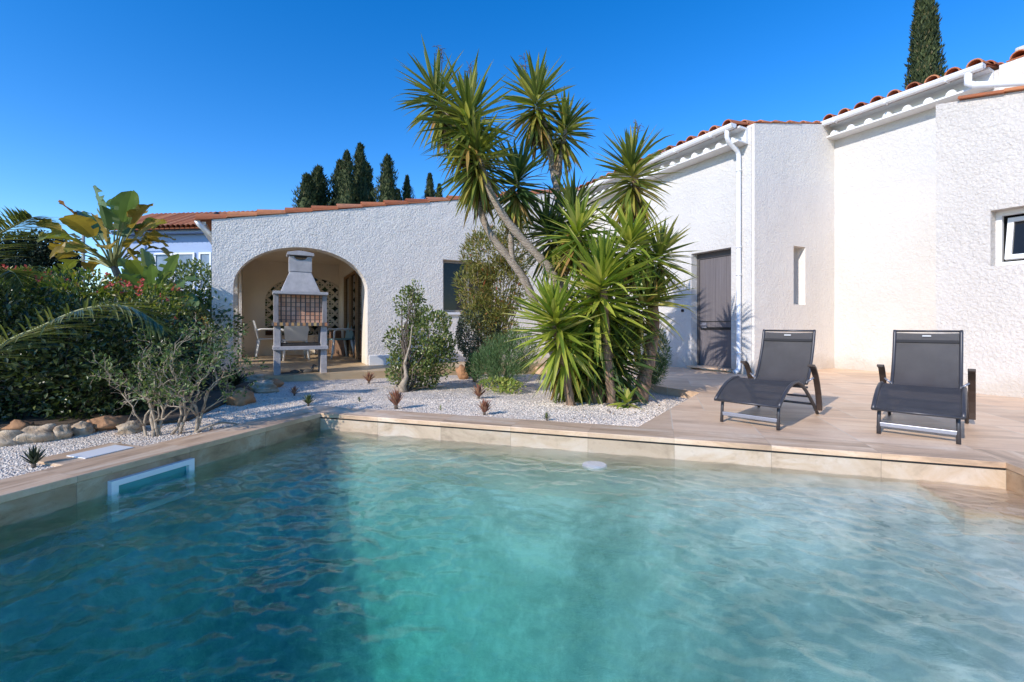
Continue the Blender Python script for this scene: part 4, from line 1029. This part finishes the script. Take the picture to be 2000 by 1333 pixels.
bush('boxwood_shrub', 'dark clipped rounded shrub beneath the yellow green bottlebrush', 'shrub', gp(935,728,-.04),
     [px_blob(935,655,6.75,42,58),px_blob(915,650,6.8,24,46)], 7500, .030, [M['box']], 41, .6, 12, 'twig_dark', -.2, .2, .75, 3.0)
bush('rosemary_bush', 'feathery green rosemary bush left of the yucca clump', 'bush', gp(985,752,-.04),
     [px_blob(985,705,5.95,46,48),px_blob(1015,690,6.0,36,44),px_blob(950,715,6.1,30,36)], 9000, .060, [M['rosemary']], 43, .10, 24, 'twig_dark', 0, 1.0, .5, 4.0)
bush('round_green_bush', 'small dark green bush at the left foot of the rosemary', 'bush', gp(928,740,-.04),
     [px_blob(928,715,6.25,20,24)], 1400, .035, [M['rosemary']], 45, .35, 6, 'twig_dark', 0, .6, .5)
bush('rosemary_bush', 'dark rosemary bush to the right of the thick yucca trunk, before the door wall', 'bush', gp(1278,753,-.06),
     [px_blob(1280,690,5.75,26,56),px_blob(1272,720,5.7,28,34)], 4500, .060, [M['rosemary']], 47, .10, 14, 'twig_dark', 0, 1.0, .5)
bush('low_succulent_patch', 'low yellow green leafy plant at the foot of the rosemary', 'succulent', gp(968,765,-.04),
     [px_blob(975,752,5.7,40,12),px_blob(1000,756,5.65,26,9)], 700, .045, [M['low']], 49, .45, 0, gap=.1)

# aloes and small succulents on the gravel
def aloe(px, py, rp, hp_, n, mat, seed, label, lean=0, open_=55):
    rg = random.Random(seed); z = -.03; base = ground(px, py, z); base.z = gz(base.x, base.y)
    e = MB(); Rr = hp_/F*base.y
    for k in range(n):
        t = (k+.5)/n; pol = R(6+open_*(1-t)); az = k*2.4+rg.uniform(-.3,.3)
        d = Vector((math.sin(pol)*math.cos(az)+lean, math.sin(pol)*math.sin(az), math.cos(pol)))
        e.sword(Vector((0,0,Rr*.12+.02*t)), d, Rr*rg.uniform(.75,1.05), Rr*.15, -.15*(1-t), 0, 5)
    o = e.build('leaves', mat); r = empty('aloe_plant', base, 0, label, 'succulent', 'small succulents dotted over the gravel')
    o.parent = r
    b = MB(); b.tube([(0,0,-.01),(lean*.02,0,Rr*.25)], Rr*.10, 8); b.build('stem', M['twig_dark'], r, True)
    return r
aloe(774,800,14,36,40,M['aloe_red'],1,'red brown aloe leaning left, close behind the coping near the jade shrub', -.18, 40)
aloe(946,812,20,28,44,M['aloe_red'],2,'red brown aloe nearest the far coping, in front of the green bushes', 0, 48)
aloe(935,778,20,26,40,M['aloe_red'],3,'red brown aloe just in front of the low yellow green plant', 0, 58)
aloe(720,747,16,22,34,M['aloe_red'],4,'reddish aloe at the terrace edge right of the barbecue', .1, 60)
aloe(575,774,14,17,30,M['aloe_red'],5,'small tan aloe in front of the barbecue', 0, 62)
aloe(602,795,18,22,34,M['aloe_green'],6,'green and tan aloe at the pool corner', .1, 60)
aloe(1068,822,18,14,24,M['aloe_green'],7,'low green aloe touching the coping left of the yucca pup', 0, 80)
aloe(66,918,20,36,30,M['aloe_dark'],8,'dark aloe in the shaded gravel at the far left', 0, 50)
aloe(455,762,30,46,60,M['aloe_dark'],9,'large dark aloe between the scraggly bush and the rocks', 0, 62)
aloe(702,786,10,10,14,M['aloe_green'],10,'tiny green seedling in the gravel between the barbecue and the pool', 0, 80)
aloe(860,803,7,8,10,M['low'],11,'tiny yellow seedling behind the coping left of the nearest red aloe', 0, 80)

# rocks
def rock(c, r, mat, seed, label):
    b = MB(); blob(b, (0,0,0), r, 0, .55, seed, 16, 11); o = b.build('rock', mat, None, True, loc=c, rz=seed*.7)
    return tag(o, label, 'rock', 'rocks edging the planting beds')
for k, (px, py, w, h, mt, lb) in enumerate([
    (12,862,30,20,'rock','pale rock at the left frame edge under the hedge'),
    (78,852,36,22,'rock','wide layered rock under the hedge, second from the left'),
    (122,850,22,18,'rock','small grey rock under the hedge right of the layered one'),
    (160,842,26,16,'rock','flat brown rock under the hedge near the slab with the white lid'),
    (40,836,24,14,'rock_red','brown rock half buried behind the two pale rocks at the left'),
    (212,832,32,18,'rock_red','reddish rock beneath the pale branches'),
    (258,838,26,16,'rock','dusty rock hidden among the scraggly stems'),
    (470,780,36,18,'rock_red','low orange brown rock left of the barbecue plinth'),
    (512,758,28,16,'rock','pale rounded rock beside the barbecue plinth'),
    (500,742,22,12,'rock','small light rock behind the pale one at the plinth'),
    (535,752,20,10,'rock_red','flat brown rock touching the barbecue plinth'),
    (905,728,18,14,'rock_red','orange rock at the foot of the dark clipped shrub')]):
    p = ground(px, py+h*.6, -.04); Y = p.y; rock((p.x, p.y, -.04+h/F*Y*.55), (w/F*Y*.95, w/F*Y*.7, h/F*Y), M[mt], k+1, lb)

# hedge masses on the left
bush('dense_hedge', 'dense dark hedge of glossy leaves filling the left side above the rocks', 'hedge', (-3.9,4.1,-.02),
     [((-4.45,4.05,.50),(.95,.55,.60)),((-3.7,4.05,.44),(.62,.50,.54)),((-3.42,4.15,.36),(.36,.4,.44)),((-5.4,4.2,.52),(.9,.7,.62)),((-4.3,4.8,.50),(.9,.6,.58))],
     26000, .055, [M['hedge']], 51, .55, 50, 'twig_dark', -.1, .2, .62, 2.5)
def flowers(e, rg, bl):
    b = MB()
    for k in range(34):
        c, r = rg.choice(bl); d = rand_dir(rg); d.z = abs(d.z)+.3; d.normalize(); p = c+Vector((d.x*r[0],d.y*r[1],d.z*r[2]))*1.0
        for j in range(9): q = p+rand_dir(rg)*.03; b.leaf(q, rand_dir(rg)+Vector((0,0,.4)), rand_dir(rg), .035, .025)
        b.build('flower_head', M['redfl'], e); b = MB()
bush('flowering_shrub', 'sunlit yellow green shrub with red flowers on top of the hedge', 'shrub', (-5.2,5.2,-.02),
     [((-5.5,5.0,1.12),(.6,.45,.30)),((-4.75,5.0,1.10),(.55,.45,.28)),((-4.2,5.2,1.05),(.45,.4,.24)),((-5.0,5.2,.7),(1.2,.6,.5))], 9500, .060, [M['hedge_top']], 53, .5, 30, 'twig_dark', 0, .5, .5, 3.0, extra=flowers)
bush('leafy_shrub', 'mid green leafy shrub between the broad leaved plants and the villa corner', 'shrub', (-5.1,7.4,-.02),
     [((-5.3,7.6,1.35),(.50,.45,.50)),((-4.95,7.3,.75),(.55,.45,.6)),((-5.6,7.3,.8),(.5,.4,.6))], 6000, .075, [M['bop']], 55, .5, 24, 'twig_dark', .05, .3, .45)
bush('leafy_shrub', 'dark low shrub under the palm frond behind the scraggly branches', 'shrub', (-3.6,5.6,-.02),
     [((-4.5,5.6,.50),(.6,.5,.52)),((-4.9,6.5,.6),(.6,.5,.55)),((-4.05,5.6,.25),(.38,.4,.28))], 6000, .065, [M['hedge']], 57, .5, 24, 'twig_dark', 0, .3, .5)
# scraggly shrub
rg = random.Random(77); base = ground(300, 858, -.03); e = empty('scraggly_shrub', base, 0, 'scraggly leggy shrub with tangled pale bare branches beside the left coping', 'shrub')
b = MB(); tips = []
def grow(p, d, L, r, lvl):
    n = 5; P = [p]; q = p
    for s in range(n):
        d = (d+rand_dir(rg)*.55+Vector((0,0,.10))).normalized(); q = q+d*L/n; P.append(q)
    b.tube(P, [r*(1-.45*s/n) for s in range(n+1)], 6)
    if lvl == 0: tips.append((q, d)); return
    for k in range(rg.choice((2,3,3))):
        m = P[rg.choice((2,3,4,5))]; dd = (d+rand_dir(rg)*.95+Vector((0,0,.12))).normalized(); grow(m, dd, L*rg.uniform(.52,.80), r*.60, lvl-1)
for k in range(9):
    px = [293,300,310,318,330,350,372,383,378][k]; s = ground(px, 856-k*1.2, -.03)-base
    dx = [-.9,-.75,-.35,.0,.30,.1,.25,.40,.5][k]
    grow(Vector((s.x,s.y,-.02)), Vector((dx, rg.uniform(-.2,.5), .75)), rg.uniform(.36,.50), rg.uniform(.010,.015), 4)
b.build('branches', M['twig'], e, True)
b = MB()
for q, d in tips:
    if q.z < .30+rg.uniform(-.06,.1): continue
    for k in range(rg.randint(4,9)):
        p = q-d*rg.uniform(0,.12)+rand_dir(rg)*.03
        b.leaf(p, (d+rand_dir(rg)*1.0).normalized(), rand_dir(rg)+Vector((0,0,1)), rg.uniform(.024,.042), .020)
b.build('leaves', M['scrag'], e)

# palm whose fronds enter from the left
def frond(b, P, L, mat=0, drop=.5, w=.013, side_drop=0.35, density=60):
    n = len(P)-1
    def ev(t):
        k = min(n-1, int(t*n)); f = t*n-k; return P[k].lerp(P[k+1], f)
    for k in range(density):
        t = .12+.88*k/density; p = ev(t); tg = (ev(min(1,t+.02))-ev(max(0,t-.02))).normalized()
        side = tg.cross(Vector((0,0,1))).normalized(); ll = L*(math.sin(math.pi*min(1,t*.85+.12))**.6)
        for s in (-1,1):
            d = (side*s+tg*.75+Vector((0,0,.25-side_drop*rng.random()))).normalized()
            b.sword(p, d, ll*rng.uniform(.85,1.1), w, drop, mat, 5)
def curve(pts, n=5):
    out = []
    P = [Vector(p) for p in pts]
    for k in range(len(P)-1):
        p0 = P[max(0,k-1)]; p1 = P[k]; p2 = P[k+1]; p3 = P[min(len(P)-1,k+2)]
        for s in range(n):
            t = s/n; out.append(.5*((2*p1)+(p2-p0)*t+(2*p0-5*p1+4*p2-p3)*t*t+(3*p1-p0-3*p2+p3)*t**3))
    return out+[P[-1]]
pb = Vector((-5.6,3.0,-.02)); e = empty('date_palm', pb, 0, 'date palm mostly beyond the left frame edge with long arching fronds reaching in', 'palm')
b = MB(); b.tube([(0,0,0),(.02,.02,.5),(.0,0,.95)], [.20,.17,.15], 14); b.build('trunk', M['boptrunk'], e, True)
C = pb+Vector((0,0,.95))
fr = [[C, at(-120,700,3.1), at(40,655,3.15), at(160,605,3.2), at(250,600,3.25), at(318,640,3.3)],
      [C, at(-150,560,3.6), at(-40,480,3.6), at(30,440,3.6), at(62,425,3.6)],
      [C, at(-120,600,3.9), at(-30,540,3.9), at(20,530,3.9), at(45,560,3.9)]]
for k in range(13):
    a = k*2.4; r_ = 1.7; fr.append([C, C+Vector((math.cos(a)*.5,math.sin(a)*.5,.9)), C+Vector((math.cos(a)*1.2,math.sin(a)*1.2,1.2)), C+Vector((math.cos(a)*r_,math.sin(a)*r_,.7))])
fr = fr[:3]+[f for f in fr[3:] if f[-1].x < -5.3 or f[-1].y < 2.6]
for k, f in enumerate(fr):
    P = [p-pb for p in curve(f)]; b = MB(); b.tube(P, [.016*(1-.8*i/(len(P)-1)) for i in range(len(P))], 6, 1)
    frond(b, P, .36 if k else .42, 0, .30, .013, .5 if k else .7, 110); b.build('frond', [M['palm'], M['rachis']], e)

# broad leaved plants (bird of paradise)
def paddle(b, p, d, L, W, mat, rg, droop=.5):
    d = d.normalized(); side = d.cross(Vector((0,0,1)))
    if side.length < .1: side = Vector((1,0,0))
    side.normalize(); side = Matrix.Rotation(rg.uniform(-.7,.7), 3, d)@side; n = 9; q = Vector(p); rows = []
    for k in range(n+1):
        t = k/n; w = W*.5*(math.sin(math.pi*min(1,t*.93+.05))**.62); nn = side.cross(d).normalized(); wv = rg.uniform(-.03,.03)
        rows.append((q-side*w+nn*(w*.30+wv), q-side*w*.5+nn*w*.12, q.copy(), q+side*w*.5+nn*w*.12, q+side*w+nn*(w*.30-wv)))
        d = (d+Vector((0,0,-1))*droop/n).normalized(); q = q+d*L/n
    i = len(b.v)
    for r_ in rows: b.v += [tuple(x) for x in r_]
    for k in range(n):
        for j in range(4):
            if (j in (0,3)) and rg.random() < .24: continue
            a = i+k*5+j; b.f.append((a,a+1,a+6,a+5)); b.m.append(mat)
def bop(base, label, leaves, seed, trunkpts, cat='plant'):
    rg = random.Random(seed); base = Vector(base); e = empty('broad_leaved_plant', base, 0, label, cat)
    if trunkpts:
        b = MB(); b.tube([Vector(p)-base for p in trunkpts], [.10,.085,.075,.07,.05][:len(trunkpts)], 10); b.build('trunk', M['boptrunk'], e, True)
    for (st, tipp, L, W, mat, droop) in leaves:
        s = Vector(st)-base; q = Vector(tipp)-base; m = s.lerp(q,.5)+Vector((0,0,.05)); b = MB()
        b.tube([s, m, q], [.016,.012,.009], 6, 1)
        paddle(b, q, (q-m)+Vector((0,0,.02)), L, W, 0, rg, droop); b.build('leaf', [M[mat], M['rachis']], e)
    return e
Y6 = 7.6; hub = at(222,520,Y6)
L = []
for (sx_, sy_, L_, W_, mt, dr) in [(150,470,.55,.20,'bop_orange',.9),(130,462,.42,.16,'bop_orange',.6),(175,455,.52,.19,'bop_orange',.5),(205,440,.50,.20,'bop',.15),(228,430,.30,.15,'bop',.1),(245,440,.50,.20,'bop',.3),
    (262,452,.52,.20,'bop_orange',.7),(270,470,.50,.18,'bop_orange',1.0),(285,478,.42,.15,'bop_orange',1.3),(165,485,.48,.18,'bop_orange',1.2),(190,500,.42,.16,'bop_orange',1.1),(150,500,.38,.16,'bop_orange',.9),
    (250,490,.42,.15,'bop_orange',1.2),(235,455,.5,.2,'bop',.5),(195,462,.45,.2,'bop',.6),(212,478,.4,.16,'bop_orange',1.0)]:
    for q_ in range(2): L.append((hub+Vector((0,0,-.05)), at(sx_+q_*9-4,sy_+q_*14-6,Y6+random.Random(sx_+q_).uniform(-.4,.4)), L_*(1.2-.2*q_), W_*2.0, mt, dr+q_*.4))
hb = hub.copy(); bz = Vector((hub.x+.1, hub.y, 0))
bop(bz, 'tall broad leaved plant with torn orange and green paddles above the red flowers', L, 5, [bz, bz+Vector((0,0,.45)), bz+Vector((-.05,0,.9)), at(240,560,Y6), hub], 'tree')
L = []; hub2 = at(300,605,7.0)
for (sx_, sy_, L_, W_, mt, dr) in [(275,560,.40,.20,'bop',.2),(262,575,.34,.18,'bop',.5),(292,548,.38,.16,'bop',.1),(320,556,.40,.20,'bop',.5),(338,570,.40,.18,'bop',.8),(310,580,.34,.18,'bop',.7),(345,590,.36,.16,'bop',1.1),(280,590,.36,.18,'bop',.9),(275,535,.32,.16,'bop_orange',.6),(365,600,.34,.14,'bop_orange',1.0),(350,640,.35,.14,'bop_orange',1.0)]:
    for q_ in range(2): L.append((hub2, at(sx_+q_*8-2,sy_+q_*18-4,7.0-q_*.2), L_*1.25, W_*1.5, mt, dr+.2*q_))
bop((hub2.x,hub2.y,0), 'lower clump of upright broad green leaves right of the tall orange leaved one', L, 8, [(hub2.x,hub2.y,0),(hub2.x,hub2.y,.4),hub2])

# cypress trees
def cypress(px, pytop, Y, wpx, seed, label, n=5200, zbase=0, ragged=.2):
    rg = random.Random(seed); top = at(px, pytop, Y); base = Vector((top.x, Y, zbase)); H = top.z-zbase; W = wpx/F*Y/2
    e = empty('cypress_tree', base, 0, label, 'cypress', 'cypresses behind the villa roof')
    b = MB(); b.tube([(0,0,-.1),(0,0,H*.5),(0,0,H*.93)], [W*.18,W*.12,.02], 8); b.build('trunk', M['twig_dark'], e, True)
    b = MB()
    def prof(t): return (min(1, (1-t)*2.3+.02)**.75)*(.75+.25*min(1,t*4))
    nn, mm = 14, 14
    for j in range(mm+1):
        t = j/mm*.93
        for i in range(nn):
            a = 2*math.pi*i/nn; r_ = W*prof(t)*.70*(1+.35*mn.noise(Vector((math.cos(a)*2, math.sin(a)*2, t*9+seed)))); b.v.append((r_*math.cos(a), r_*math.sin(a), t*H+.15))
    for j in range(mm):
        for i in range(nn): a = j*nn+i; c = j*nn+(i+1)%nn; b.f.append((a,c,c+nn,a+nn)); b.m.append(0)
    zmin = .35
    for k in range(n):
        t = zmin+(1-zmin)*rg.random()**1.0; a = rg.uniform(0,6.283)
        lump = 1+ragged*mn.noise(Vector((math.cos(a)*2.4, math.sin(a)*2.4, t*12+seed)))*2.6+(ragged*.9*mn.noise(Vector((seed, t*34, a))) )
        r_ = W*prof(t)*lump*rg.uniform(.68,1.0); p = Vector((r_*math.cos(a), r_*math.sin(a), t*H))
        d = Vector((math.cos(a)*.35, math.sin(a)*.35, 1))+rand_dir(rg)*.5
        b.leaf(p, d, Vector((math.cos(a), math.sin(a), .1))+rand_dir(rg)*.5, W*rg.uniform(.12,.34)+.03, W*.075+.012)
    b.build('crown', M['cypress'], e); return e
cypress(1806,-70,14.5,68,1,'large dense cypress above the right hand tiled roof', 12000, ragged=.12)
for k, (px, py, w, lb) in enumerate([(600,345,44,'leftmost cypress, short and ragged, above the porch roof'),(622,330,46,'second cypress from the left with a thin bare tip'),
    (664,318,40,'cypress just left of the tallest pair above the porch roof'),(678,298,34,'narrow cypress immediately left of the tallest one'),(704,286,40,'tallest cypress behind the porch roof'),(716,322,36,'broader cypress hugging the right side of the tallest one'),
    (757,308,40,'isolated cypress with a feathery tip, right of the tall group'),(795,346,24,'small cypress between the feathery one and the yucca'),(840,342,26,'last pointed cypress before the yucca leaves'),(858,362,22,'stubby cypress touching the yucca leaves'),(778,372,20,'tiny cypress top right of the feathery one')]):
    cypress(px, py, 21+(k%3), w*1.25, 10+k, lb, 3600, 3.0, .42)
# dark tree far left, bush behind the screen
def crown_tree(name, label, c, rr, n, size, mat, seed, zb=0):
    rg = random.Random(seed); base = Vector((c[0], c[1], zb)); e = empty(name, base, 0, label, 'tree')
    b = MB(); foliage(b, rg, [(Vector((0,0,c[2]-zb)), rr), (Vector((rr[0]*.5,0,c[2]-zb-rr[2]*.2)), (rr[0]*.7,rr[1]*.7,rr[2]*.7)), (Vector((-rr[0]*.5,0,c[2]-zb-rr[2]*.15)), (rr[0]*.7,rr[1]*.7,rr[2]*.75))], n, size, .6, 0, .2, 0, .5, .9); b.build('crown', mat, e)
    b = MB(); b.tube([(0,0,-.1),(.1,0,(c[2]-zb)*.5),(0,0,c[2]-zb)], [.22,.16,.06], 8)
    for k in range(6): d = rand_dir(rg); b.tube([(0,0,(c[2]-zb)*.6), Vector((0,0,c[2]-zb))+Vector((d.x*rr[0],d.y*rr[1],d.z*rr[2]))*.7], [.07,.02], 6)
    b.build('trunk', M['twig_dark'], e, True); return e
p = at(70,500,19); crown_tree('dark_tree', 'dark round tree far behind the left garden', (p.x,p.y,p.z-.3), (1.5,1.3,1.3), 9000, .16, M['fartree'], 3)
p = at(-40,560,13); crown_tree('dark_tree', 'shadowy tree behind the date palm at the left frame edge', (p.x,p.y,p.z-.3), (1.6,1.3,1.4), 8000, .13, M['fartree'], 4)
bush('garden_hedge', 'green hedge glimpsed through the breeze block screen', 'hedge', house(-5.9,6.0), [(house(-6.8,6.0,1.6),(1.5,.7,1.8)),(house(-4.8,6.2,1.6),(1.8,.7,1.9)),(house(-5.8,6.5,1.6),(1.8,.7,1.9))], 22000, .20, [M['hedge']], 61, .5, 0)
bush('garden_hedge', 'dark hedge seen low beyond the leafy shrub left of the villa', 'hedge', (-9.5,10.5,0), [((-8.2,10.2,.8),(1.4,.8,1.1)),((-10.4,10.4,.9),(1.6,.8,1.2)),((-12.8,10.4,.9),(1.6,.8,1.2)),((-7.0,9.6,.6),(.8,.6,.9))], 14000, .10, [M['hedge']], 63, .5, 0)
# tree out of frame on the left that throws the dappled shade
crown_tree('shade_tree', 'broad tree outside the left frame edge that shades the hedge and gravel', (-8.0,1.3,2.1), (1.4,1.2,.80), 6500, .12, M['fartree'], 9)
